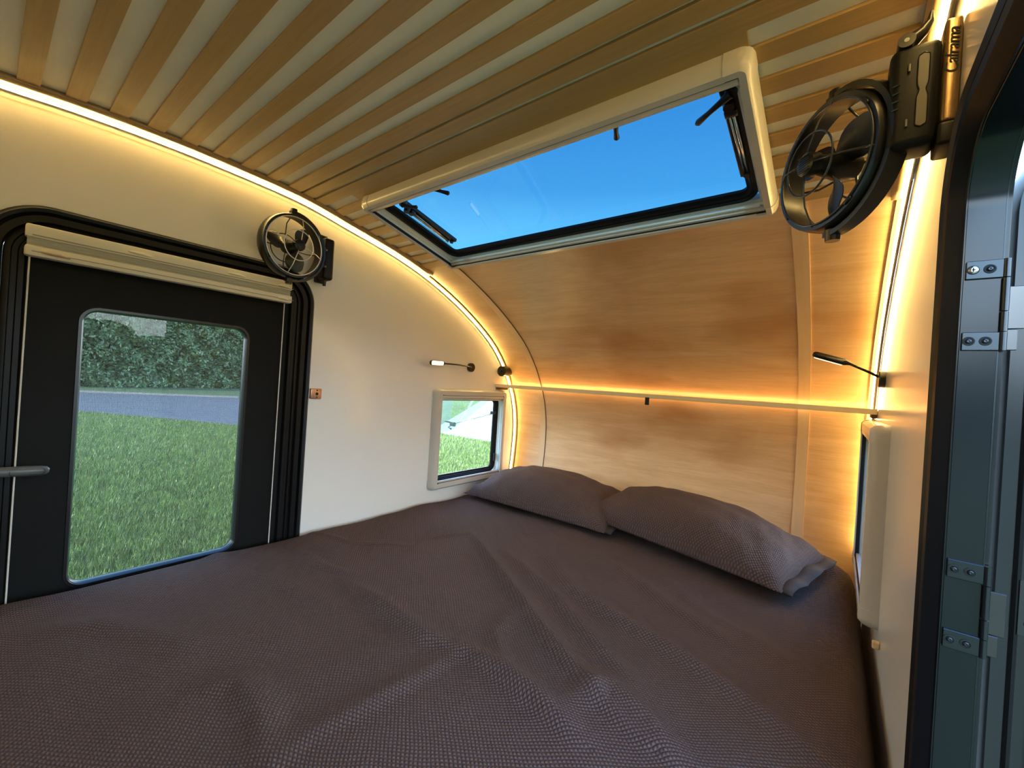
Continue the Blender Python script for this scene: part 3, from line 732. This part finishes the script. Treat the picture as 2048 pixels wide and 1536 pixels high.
# shelf rail across the front wall with a hidden light strip behind
rb = empty('shelf_rail', (.75, 1.70, -.020), label='thin wooden shelf rail across the front wall, glowing along its back edge', cat='shelf')
ysh = P_at(s_at_z(-.02))[0]
bm = bmesh.new(); box(bm, (.001, 1.656, -.0225), (1.499, 1.662, -.0055), .0012, 1); dobj('front_lip', bm, 'rail', rb, False)
bm = bmesh.new(); box(bm, (.001, 1.6625, -.019), (1.499, ysh-.034, -.010)); dobj('shelf_board', bm, 'batten', rb)
bm = bmesh.new(); box(bm, (.0012, 1.664, -.034), (.014, ysh-.035, -.0195), .001, 1); dobj('shelf_cleat', bm, 'seam', rb)
bm = bmesh.new(); box(bm, (1.486, 1.664, -.034), (1.4988, ysh-.035, -.0195), .001, 1); dobj('shelf_cleat', bm, 'seam', rb)
bm = bmesh.new(); tube(bm, [(.020, ysh-.028, -.0145), (1.48, ysh-.028, -.0145)], .0040, 8); o = dobj('light_strip', bm, 'ledf', rb, True, 'glowing warm strip'); 
bm = bmesh.new(); box(bm, (.794, 1.6535, -.050), (.811, 1.6558, -.0195), .001, 1); box(bm, (.797, 1.6535, -.0215), (.809, 1.672, -.0232+.0), .0); 
k = obj('hook', bm, 'black'); tag(k, 'tiny black clip hanging under the middle of the wooden shelf rail', 'hook')

# ------------------------------------------------------------ blind on the left door
bl_ = empty('door_blind', (.02, .32, .20), label='cream pull blind with grey fabric band across the top of the black left door', cat='blind')
bz = lambda y_: 0.0
bm = bmesh.new(); box(bm, (.006, .050, .249), (.030, .602, .277), .004); dobj('top_rail', bm, 'blind', bl_, 'auto')
bm = bmesh.new(); box(bm, (.006, .050, .208), (.034, .602, .232), .005); dobj('bottom_rail', bm, 'blind', bl_, 'auto')
bm = bmesh.new(); n_ = 8
prev = None
for k in range(n_+1):
    z_ = .230+.021*k/n_; x_ = .020+(.003 if k % 2 else 0)
    a_ = bm.verts.new((x_, .053, z_)); b_ = bm.verts.new((x_, .600, z_))
    if prev: bm.faces.new((prev[0], prev[1], b_, a_))
    prev = (a_, b_)
dobj('pleated_fabric', bm, 'fabric', bl_)
bm = bmesh.new(); box(bm, (.0305, .060, .2525), (.0318, .604, .2545)); box(bm, (.0345, .060, .2175), (.0352, .604, .2190)); dobj('rail_groove_shade', bm, mat('groove_shade', (.33, .31, .25), .6), bl_)  # shade of the rail grooves painted on as darker strips
for y_, z_, xx in ((.095, .219, .034), (.235, .2625, .030), (.446, .2625, .030), (.578, .2575, .030), (.575, .219, .034)):
    bm = bmesh.new(); w_ = .022 if y_ < .57 else .016
    tube(bm, [(xx+.001, y_-w_, z_), (xx+.005, y_-w_*.5, z_-.001), (xx+.006, y_+w_*.3, z_-.0015), (xx+.001, y_+w_, z_-.003)], [.0018, .0030, .0030, .0014], 8)
    dobj('finger_tab', bm, mat('tab_tan', (.50, .38, .27), .4) if y_ < .1 else 'blind', bl_, True)
for y0_, y1_ in ((.0585, .056), (.588, .586)):
    bm = bmesh.new(); tube(bm, [(.012, y0_, .210), (.012, y1_, -.552)], .0016, 6); dobj('guide_cord', bm, mat('cord_white', (.75, .74, .70), .6), bl_)

# copper square catch
cp = empty('door_catch', (.0, .710, -.077), label='small square copper catch plate beside the left door', cat='catch')
bm = bmesh.new(); box(bm, (.0, .690, -.094), (.0125, .728, -.059), .003, 2); dobj('catch_plate', bm, 'copper', cp, 'auto')
bm = bmesh.new()
for dz, r in ((0, .0052), (.0115, .0026), (-.0115, .0026)): lathe(bm, (.0126, .711, -.0765+dz), (1, 0, 0), [(r, 0), (r*.9, .0006), (r*.4, .0002), (0, .0002)], 16)
dobj('screw', bm, 'hole', cp)

# ------------------------------------------------------------ fans
def fan(base, wallx, c, n, label, wirem, h=.15):
    sg = 1 if wallx < .5 else -1
    bx, by, bzz = base
    e = empty('cabin_fan', (wallx, by, bzz), label=label, cat='fan')
    O = Vector((wallx, by, bzz))
    def po(name, bm, m, sm='auto', label=None):
        for v in bm.verts: v.co -= O
        return obj(name, bm, m, e, sm, label)
    c, n = Vector(c), Vector(n).normalized()
    up = (Vector((0, 0, 1)) - n*n.z).normalized(); sd_ = n.cross(up).normalized()
    if (Vector((wallx+sg*.03, by, bzz))-c).dot(sd_) < 0: sd_ = -sd_
    Rw, Ro = .0853, .0933
    def at(r, a, hh): return c + (sd_*math.cos(a) + up*math.sin(a))*r + n*hh
    bm = bmesh.new(); lathe(bm, c, n, [(Ro-.001, .001), (Ro, -.001), (Ro+.002, -.012), (Ro+.0025, -.024), (Ro-.001, -.035), (Ro-.006, -.037), (Ro-.006, -.026), (Rw+.001, -.006), (Rw+.001, .001)], 72, True)
    po('housing', bm, 'black')
    bm = bmesh.new(); torus(bm, c+n*.002, n, Rw, .0015, 64, 8)
    torus(bm, c+n*.022, n, .0443, .0015, 48, 8)
    for k in range(4):
        a = PI/2*k - .20
        tube(bm, [at(Rw+.003, a, .000), at(Rw*.93, a, .006), at(.060, a, .0175), at(.0443, a, .022), at(.014, a, .0275)], .0013, 6)
    po('front_guard', bm, wirem, True)
    for k in range(4):
        a = -.20+PI/2*k+PI/4; bm = bmesh.new(); tube(bm, [at(Rw+.0025, a-.07, .0015), at(Rw+.0025, a, .0015), at(Rw+.0025, a+.07, .0015)], .0022, 6); po('guard_clip', bm, 'black', True)
    bm = bmesh.new(); lathe(bm, c+n*.012, n, [(.0165, 0), (.0175, .008), (.0165, .016), (.012, .0185), (0, .019)], 28); po('hub_cap', bm, 'black')
    bm = bmesh.new()
    for q in range(-3, 4): 
        p = c+n*.0312+up*q*.0037; hw_ = math.sqrt(max(.0001, .0125**2-(q*.0037)**2)); tube(bm, [p-sd_*hw_, p+sd_*hw_], .0008, 5)
    po('hub_ridges', bm, 'black')
    bm = bmesh.new(); lathe(bm, c-n*.052, n, [(.010, 0), (.018, .004), (.020, .030), (.015, .050), (.013, .064)], 24); po('motor', bm, 'black')
    # rear guard
    bm = bmesh.new(); torus(bm, c-n*.056, n, .042, .0016, 40, 6)
    for k in range(4):
        a = PI/2*k+PI/2; tube(bm, [at(Ro-.004, a, -.036), at(.075, a, -.053), at(.042, a, -.056), at(.012, a, -.052)], .0018, 6)
    po('rear_guard', bm, 'dwire', True)
    # three soft blades
    for k in range(3):
        bm = bmesh.new(); a0 = 2*PI*k/3 + (2.97 if sg > 0 else .5); G = []
        for i in range(9):
            t = i/8; r = .016+(.076-.016)*t; wd = .38+.78*math.sin(PI*min(1, t*.80+.12)); row = []
            for j in range(9):
                s = j/8-.5; a = a0 + s*wd*(1.05-.10*t); hh = -.022 + s*(.024-.008*t) + .004*math.cos(3*s)
                rr = r - .010*(abs(s)*2)**2.5*t
                row.append((at(rr, a, hh+.0008), at(rr, a, hh-.0008)))
            G.append(row)
        T = [[bm.verts.new(p[0]) for p in r_] for r_ in G]; Bt = [[bm.verts.new(p[1]) for p in r_] for r_ in G]
        for i in range(8):
            for j in range(8):
                bm.faces.new((T[i][j], T[i+1][j], T[i+1][j+1], T[i][j+1])); bm.faces.new((Bt[i][j], Bt[i][j+1], Bt[i+1][j+1], Bt[i+1][j]))
        for i in range(8):
            for j in (0, 8): bm.faces.new((T[i][j], T[i+1][j], Bt[i+1][j], Bt[i][j]))
        for j in range(8):
            for i in (0, 8): bm.faces.new((T[i][j], T[i][j+1], Bt[i][j+1], Bt[i][j]))
        po('blade', bm, 'blade')
    # C-shaped yoke on the base side
    bm = bmesh.new(); secs = []
    for k in range(29):
        a = -PI/2-.10 + (PI+.20)*k/28; w_ = .0085+.004*math.cos(a)
        secs.append([at(Ro+.0055, a, -.018-w_), at(Ro+.0125, a, -.018-w_), at(Ro+.0125, a, -.018+w_), at(Ro+.0055, a, -.018+w_)])
    sweep_section(bm, secs); po('yoke', bm, 'black')
    for s_ in (1, -1):
        bm = bmesh.new(); cyl(bm, c-n*.018+up*s_*(Ro+.003), c-n*.018+up*s_*(Ro+.0195), .0105, .0095, 20); po('pivot_knob', bm, 'black')
    # base body on the wall
    x0, x1 = wallx+sg*.0005, wallx+sg*.0160
    y0, y1 = by-.019, by+(.026 if sg < 0 else .014); z0, z1 = bzz-h/2+(.010 if sg < 0 else 0), bzz+h/2
    bm = bmesh.new(); box(bm, (x0, y0+.002, z0+.022), (x1, y1, z1+.006), .004, 3); po('wall_plate', bm, 'led_gold' if sg < 0 else 'black')
    bm = bmesh.new(); box(bm, (wallx+sg*.0168, y0-.001, z0), (wallx+sg*.064, y1+.002, z1-.012), .010, 4); po('base_body', bm, 'dull')
    bm = bmesh.new(); box(bm, (wallx+sg*.0005, y0-.001, z0-.006), (wallx+sg*.018, y1+.001, z0+.021), .004, 3); po('base_foot', bm, 'dull')
    # long waisted slot inset on the camera side
    bm = bmesh.new(); xs = wallx+sg*.033; zc = (z0+z1)/2-.004; P2 = []
    for k in range(40):
        a = 2*PI*k/40; px, pz = math.cos(a)*.0050, math.sin(a)*.046
        P2.append((xs+px*(1 if abs(pz) > .009 else .62)*(1 if abs(math.sin(a)) < .2 else 1), zc+max(-.042, min(.042, pz*1.12))))
    P2 = []
    for k in range(41):
        t = -1+2*k/40; wv = .0052*(1-.42*math.exp(-(t*.045/.0055)**2)); 
        if abs(t) > .88: wv *= math.sqrt(max(0, 1-((abs(t)-.88)/.12)**2))
        P2.append((wv, t*.045))
    outl_ = [(xs+w_, zc+z_) for w_, z_ in P2] + [(xs-w_, zc+z_) for w_, z_ in reversed(P2[1:-1])]
    A = [bm.verts.new((x_, y0-.0019, z_)) for x_, z_ in outl_]; bm.faces.new(A); B = [bm.verts.new((x_, y0-.0005, z_)) for x_, z_ in outl_]
    for k in range(len(A)): bm.faces.new((A[k], A[(k+1) % len(A)], B[(k+1) % len(A)], B[k]))
    po('slot_inset', bm, mat('slot_brown', (.020, .014, .012), .35))
    bm = bmesh.new(); tube(bm, [(x_, y0-.0022, z_) for x_, z_ in outl_], .0006, 5, True); po('slot_rim', bm, 'black')
    bm = bmesh.new()
    for k in range(4): tube(bm, [(wallx+sg*.0605, y0-.0016, zc-.018+.010*k), (wallx+sg*.0535, y0-.0016, zc-.0165+.010*k)], .0009, 5)
    po('base_ribs', bm, 'dwire')
    for zz in (zc+.030, zc-.038):
        bm = bmesh.new(); cyl(bm, (wallx+sg*.046, y0-.0028, zz-.0045), (wallx+sg*.046, y0-.0028, zz+.0045), .0014, n=8); po('hinge_pin', bm, 'chrome')
    # neck from yoke to base
    pa = at(Ro+.006, .28, -.018); pb = at(Ro+.006, -.28, -.018); tb = Vector((wallx+sg*.052, by, 0))
    for p_ in (pa, pb):
        bm = bmesh.new(); tube(bm, [p_, p_*.5+Vector((tb.x, tb.y, p_.z))*.5, Vector((tb.x-sg*.008, tb.y, p_.z))], [.006, .0075, .0085], 10); po('neck', bm, 'black', True)
    # curled tilt lever
    bm = bmesh.new()
    if sg < 0:
        q0 = Vector((wallx-.052, y0+.010, z1-.008)); tube(bm, [q0, q0+Vector((.008, 0, .006)), q0+Vector((.017, 0, .013)), q0+Vector((.023, 0, .023)), q0+Vector((.024, 0, .035))], [.0095, .0090, .0065, .0038, .0016], 12)
        cyl(bm, q0+Vector((.002, -.012, .001)), q0+Vector((.002, .010, .001)), .0085, n=18)
    else:
        q0 = Vector((wallx+.040, y0+.012, z0+.006)); tube(bm, [q0, q0+Vector((0, .004, -.012)), q0+Vector((0, .005, -.024))], [.008, .0065, .0050], 10)
    po('tilt_lever', bm, 'black')
    if sg < 0:
        bm = bmesh.new(); cyl(bm, q0+Vector((.002, -.0125, .001)), q0+Vector((.002, -.0118, .001)), .0026, n=14); po('lever_pin', bm, 'chrome')
        # lettering up the gold-tinted wall plate
        cu = bpy.data.curves.new('brand_lettering', 'FONT'); cu.body = 'Caframa'; cu.size = .0175; cu.shear = .35; cu.extrude = .0003; cu.align_x = 'CENTER'; cu.space_character = .92
        to = bpy.data.objects.new('tmp', cu); C.objects.link(to); dg = bpy.context.evaluated_depsgraph_get(); dg.update()
        me_ = bpy.data.meshes.new_from_object(to.evaluated_get(dg)); bpy.data.objects.remove(to)
        Rm = Matrix(((0, -1, 0), (0, 0, -1), (1, 0, 0))).to_4x4()      # text runs up (+z), letters' tops to -x, facing -y
        me_.transform(Rm); me_.transform(Matrix.Translation((wallx-.0030-O.x, y0+.0012-O.y, z1-.036-O.z)))
        me_.materials.clear(); me_.materials.append(Mt['hole']); lt = bpy.data.objects.new('brand_lettering', me_); link(lt, e); lt['label'] = 'embossed dark script lettering'
    return e
fan((0, .700, .378), 0.0, (.100, .570, .371), (.993, .112, -.022), 'black round cabin fan with wire guard coloured brightly lit, on the left wall above the blind', 'wire', .150)
fan((WID, .712, .388), WID, (1.370, .768, .357), (-.761, -.647, -.036), 'black round cabin fan on a bulky wall base, on the right wall beside the skylight', 'dwire', .150)

# ------------------------------------------------------------ reading lamps
def lampf(wallx, base, arm, head0, head1, label, em, facing):
    e = empty('reading_lamp', (wallx, base[1], base[2]), label=label, cat='lamp'); O = Vector((wallx, base[1], base[2]))
    def po(name, bm, m, sm='auto'):
        for v in bm.verts: v.co -= O
        return obj(name, bm, m, e, sm)
    sg = 1 if wallx < .5 else -1
    bm = bmesh.new(); lathe(bm, (wallx+sg*.0005, base[1], base[2]), (sg, 0, 0), [(.0215, 0), (.0215, .012), (.0195, .014), (0, .0142)], 32); po('lamp_base', bm, 'black')
    bm = bmesh.new(); tube(bm, arm, .0034, 10); po('lamp_arm', bm, 'black', True)
    h0, h1 = Vector(head0), Vector(head1); d = (h1-h0).normalized(); f_ = Vector(facing); f_ = (f_-d*f_.dot(d)).normalized(); w_ = d.cross(f_)
    bm = bmesh.new(); secs = []; Ln = (h1-h0).length
    for t, r in ((-.16, .25), (0, .70), (.05, .92), (.12, 1), (.88, 1), (.95, .92), (1.0, .55)):
        p = h0+d*Ln*t; secs.append([p+w_*math.cos(a)*.0105*r+f_*math.sin(a)*.0085*(r if math.sin(a) < 0 else r*.6) for a in [2*PI*k/16 for k in range(16)]])
    sweep_section(bm, secs); po('lamp_head', bm, 'black')
    bm = bmesh.new(); secs = []
    for t, r in ((.10, .5), (.14, 1), (.90, 1), (.94, .5)):
        p = h0+d*Ln*t+f_*.0050; secs.append([p+w_*x*.0085*r+f_*y_*.0009 for x, y_ in ((-1, -1), (1, -1), (1, 1), (-1, 1))])
    sweep_section(bm, secs); po('lamp_diffuser', bm, em, False)
    return e
lampf(0, (0, 1.46, .066), [(.014, 1.455, .066), (.040, 1.40, .068), (.056, 1.33, .070), (.060, 1.245, .069)], (.060, 1.236, .069), (.060, 1.158, .067), 'small black reading lamp lit on the left wall above the small window', 'lamp', (1, -.25, -.12))
lampf(WID, (WID, 1.46, .074), [(1.486, 1.46, .080), (1.468, 1.46, .091), (1.445, 1.46, .103), (1.425, 1.46, .113)], (1.420, 1.46, .115), (1.342, 1.46, .140), 'small black reading lamp on the right wall above the small window', 'lamp2', (-.1, .75, -.75))
# black stub fixture over the light strip in the far corner
sf = empty('corner_fixture', (.02, 1.70, .062), label='small black tapered fixture over the light strip in the far left corner', cat='fixture')
bm = bmesh.new(); lathe(bm, (.027, 1.665, .062), Vector((-.05, 1, .02)), [(.025, 0), (.027, .002), (.026, .045), (.019, .078), (.016, .084)], 24); dobj('fixture_body', bm, 'black', sf, 'auto')
bm = bmesh.new(); lathe(bm, (.027, 1.6635, .062), Vector((0, -1, 0)), [(.006, 0), (.005, .005), (0, .005)], 14); dobj('fixture_tip', bm, 'black', sf, 'auto')
# small pale tip poking out between mattress and right wall
bm = bmesh.new(); box(bm, (1.487, 1.175, -.505), (1.4995, 1.187, -.490), .002, 1); k = obj('wall_stop', bm, 'brass'); tag(k, 'tiny pale stop on the right wall below the small window', 'stop')

# ------------------------------------------------------------ bed
BZ = -.541
bm = bmesh.new(); box(bm, (.026, -.93, FLOOR+.001), (1.455, 1.76, BZ-.030), .02, 2); k = obj('mattress', bm, 'mattress'); tag(k, 'thick mattress under the dark brown sheet filling the trailer', 'mattress')
NX, NY = 300, 420
X0, X1, Y0_, Y1_ = .018, 1.488, -.93, 1.800
xs = np.linspace(X0, X1, NX); ys = np.linspace(Y0_, Y1_, NY); XX, YY = np.meshgrid(xs, ys)
Z = np.full_like(XX, BZ)
def ridge(pts, hgt, wd, asym=.0, taper=True):
    global Z
    pts = [np.array(p) for p in pts]; best = np.full_like(XX, 1e9); tt = np.zeros_like(XX); sgn = np.zeros_like(XX); tot = sum(np.linalg.norm(pts[i+1]-pts[i]) for i in range(len(pts)-1)); acc = 0
    for i in range(len(pts)-1):
        a, b = pts[i], pts[i+1]; ab = b-a; l = np.linalg.norm(ab)
        t = np.clip(((XX-a[0])*ab[0]+(YY-a[1])*ab[1])/(l*l), 0, 1); dx = XX-(a[0]+t*ab[0]); dy = YY-(a[1]+t*ab[1]); d = np.hypot(dx, dy)
        m_ = d < best; best = np.where(m_, d, best); tt = np.where(m_, (acc+t*l)/tot, tt); sgn = np.where(m_, np.sign(ab[0]*dy-ab[1]*dx), sgn); acc += l
    w_ = wd*np.where(sgn > 0, 1+asym, 1-asym*.6)
    Z = Z + hgt*np.exp(-(best/w_)**2)*(np.clip(np.sin(PI*np.clip(tt*.94+.03, 0, 1)), 0, 1)**.55 if taper else 1)
FOLDS = [([(0.404, 1.094), (0.688, 0.919), (0.866, 0.814), (1.01, 0.732), (1.109, 0.683), (1.198, 0.655)], 0.012, 0.022, 0.5), ([(0.587, 1.065), (0.835, 0.948), (1.039, 0.825), (1.163, 0.749)], 0.009, 0.022, 0.3), ([(0.425, 0.606), (0.623, 0.602), (0.753, 0.595), (0.838, 0.62)], 0.01, 0.025, 0.4), ([(0.834, 0.624), (0.935, 0.622), (1.023, 0.61), (1.113, 0.589)], 0.012, 0.025, 0.5), ([(0.642, 1.186), (0.882, 0.997), (1.039, 0.955), (1.163, 0.922), (1.309, 0.869), (1.385, 0.826)], 0.009, 0.028, 0.2), ([(0.112, 0.607), (0.301, 0.603), (0.396, 0.637)], 0.006, 0.02, 0.3), ([(0.834, 0.624), (0.834, 0.527), (0.822, 0.402), (0.811, 0.326), (0.82, 0.267)], 0.009, 0.03, -0.4), ([(0.83, 0.823), (0.846, 0.711), (0.933, 0.639)], 0.006, 0.02, 0.3), ([(0.404, 1.094), (0.347, 0.959), (0.385, 0.846)], 0.005, 0.012, 0.0), ([(0.593, 0.248), (0.627, 0.296), (0.719, 0.292), (0.799, 0.268)], 0.008, 0.03, 0.3), ([(0.805, 1.301), (1.078, 1.121), (1.265, 1.043)], 0.006, 0.025, 0.2), ([(0.029, 0.708), (0.194, 0.757), (0.353, 0.871)], 0.004, 0.012, 0.2), ([(1.07, 0.647), (1.106, 0.729), (1.19, 0.699), (1.253, 0.647)], 0.009, 0.03, 0.2), ([(0.2, 0.081), (0.28, 0.183), (0.474, 0.281)], 0.006, 0.04, 0.2), ([(-0.056, 0.424), (0.254, 0.469), (0.398, 0.504), (0.56, 0.539)], 0.005, 0.03, 0.2), ([(0.971, 1.31), (1.185, 1.129), (1.372, 1.056)], 0.005, 0.03, 0.2)]
for pts, hgt, wd, asy in FOLDS: ridge(pts, hgt*(2.0 if asy >= 0 else 1.1), wd*.85, asy)
Z += .0035*np.sin(XX*5.1+YY*2.2)*np.cos(YY*4.3-XX*1.7) + .0016*np.sin(XX*13+YY*21+2*np.sin(YY*6)) + .0012*np.sin(XX*27-YY*11+1.5*np.sin(XX*9))
Z += .0025*np.sin(YY*17+3*np.sin(XX*5))*np.exp(-((XX-.1)/.12)**2)
# edge roll-off
e1 = np.clip((XX-(X1-.045))/.045, 0, 1); Z -= .080*e1**2.6
e0 = np.clip(((X0+.020)-XX)/.020, 0, 1); Z -= .022*e0**2
ef = np.clip((YY-(Y1_-.05))/.05, 0, 1); Z -= .045*ef**2
Z += .035*np.exp(-((XX-1.41)/.045)**2-((YY-1.70)/.05)**2)
Z = np.maximum(Z, BZ-.10)
co = np.stack([XX.ravel(), YY.ravel(), Z.ravel()], 1)
idx = np.arange(NX*NY).reshape(NY, NX)
qf = np.stack([idx[:-1, :-1], idx[:-1, 1:], idx[1:, 1:], idx[1:, :-1]], -1).reshape(-1, 4)
def grid_mesh(name, co, qf, uv, m, parent=None):
    me = bpy.data.meshes.new(name); me.vertices.add(len(co)); me.vertices.foreach_set('co', co.ravel())
    nq = len(qf); me.loops.add(nq*4); me.loops.foreach_set('vertex_index', qf.ravel().astype(np.int32))
    me.polygons.add(nq); me.polygons.foreach_set('loop_start', np.arange(0, nq*4, 4, dtype=np.int32)); me.polygons.foreach_set('use_smooth', np.ones(nq, dtype=bool))
    me.update(); me.validate(); ul = me.uv_layers.new(name='UVMap'); ul.data.foreach_set('uv', uv[qf.ravel()].ravel().astype(np.float32))
    me.materials.append(Mt[m]); o = bpy.data.objects.new(name, me); link(o, parent); return o
uv = np.stack([XX.ravel(), YY.ravel()], 1)
sh = grid_mesh('fitted_sheet', co, qf, uv, 'sheet'); tag(sh, 'dark brown waffle-weave sheet with long folds spread over the bed', 'sheet')

def pillow(loc, rz, tilt, w, d, th_, label, seed, droop=.0):
    e = empty('pillow', loc, label=label, cat='pillow', group='dark brown waffle pillows at the head of the bed')
    n1, n2 = 90, 60; rs = np.random.RandomState(seed)
    u = np.linspace(-1, 1, n1); v = np.linspace(-1, 1, n2); UU, VV = np.meshgrid(u, v)
    prof = (1-np.abs(UU)**2.6)**.62*(1-np.abs(VV)**2.2)**.60
    pin = 1-.07*(1-np.abs(UU)**2)*0  # edges pulled in between the corners
    xx = UU*w/2*(1-.045*(1-VV**2)); yy = VV*d/2*(1-.06*(1-UU**2))
    wr = .006*np.sin(UU*9+VV*5+seed)*(np.abs(UU)**1.5) + .004*np.sin(UU*17-VV*7+seed*2)*np.abs(UU) + .003*np.sin(VV*13+UU*4+seed)*(1-np.abs(VV)) + .003*np.sin(UU*31+VV*9)*np.abs(UU)**2
    top = th_*.80*prof + wr*np.clip(prof*2.5, 0, 1) + .003; bot = -th_*.20*prof - .0
    # soft rim: top and bottom meet
    rim = np.clip(prof*6, 0, 1); top = top*rim; bot = bot*rim
    A = np.stack([xx.ravel(), yy.ravel(), top.ravel()], 1); B = np.stack([xx.ravel(), yy.ravel(), bot.ravel()-.001], 1)
    co = np.concatenate([A, B]); idx = np.arange(n1*n2).reshape(n2, n1); q1 = np.stack([idx[:-1, :-1], idx[:-1, 1:], idx[1:, 1:], idx[1:, :-1]], -1).reshape(-1, 4)
    off = n1*n2; q2 = q1[:, ::-1]+off
    per = list(idx[0, :])+list(idx[1:, -1])+list(idx[-1, -2::-1])+list(idx[-2:0:-1, 0]); q3 = [[per[i], per[i]+off, per[(i+1) % len(per)]+off, per[(i+1) % len(per)]] for i in range(len(per))]
    R_ = Matrix.Rotation(rz, 3, 'Z') @ Matrix.Rotation(tilt, 3, 'X'); co = co @ np.array(R_).T
    uv = np.concatenate([np.stack([xx.ravel(), yy.ravel()], 1)]*2)
    o = grid_mesh('pillowcase', co, np.concatenate([q1, q2, np.array(q3)]), uv, 'sheet', e)
    # flat hem at the open end
    bm = bmesh.new(); nh = 14; T = []
    for j in range(nh+1):
        v_ = -1+2*j/nh; y_ = v_*d/2*.93; z_ = .004*math.sin(v_*7)
        T.append([Vector((w/2*(1-.045*(1-v_**2))-.012, y_, z_+.004)), Vector((w/2+.020+.004*math.sin(v_*9), y_*.97, z_*1.5-.002)), Vector((w/2+.020+.004*math.sin(v_*9), y_*.97, z_*1.5-.005)), Vector((w/2*(1-.045*(1-v_**2))-.012, y_, z_-.004))])
    sweep_section(bm, T); bmesh.ops.transform(bm, matrix=R_.to_4x4(), verts=bm.verts)
    obj('hem', bm, mat('hem_cotton', (.040, .029, .027), .85, vary=.1, bump=.3, bscale=300), e, True)
    return e
pillow((.410, 1.608, BZ+.034), math.radians(1), math.radians(3), .70, .40, .160, 'dark brown waffle pillow on the left, partly under the other pillow', 3)
pillow((1.005, 1.588, BZ+.050), math.radians(-15), math.radians(3), .74, .37, .165, 'dark brown waffle pillow on the right, lying over the end of the other', 8)
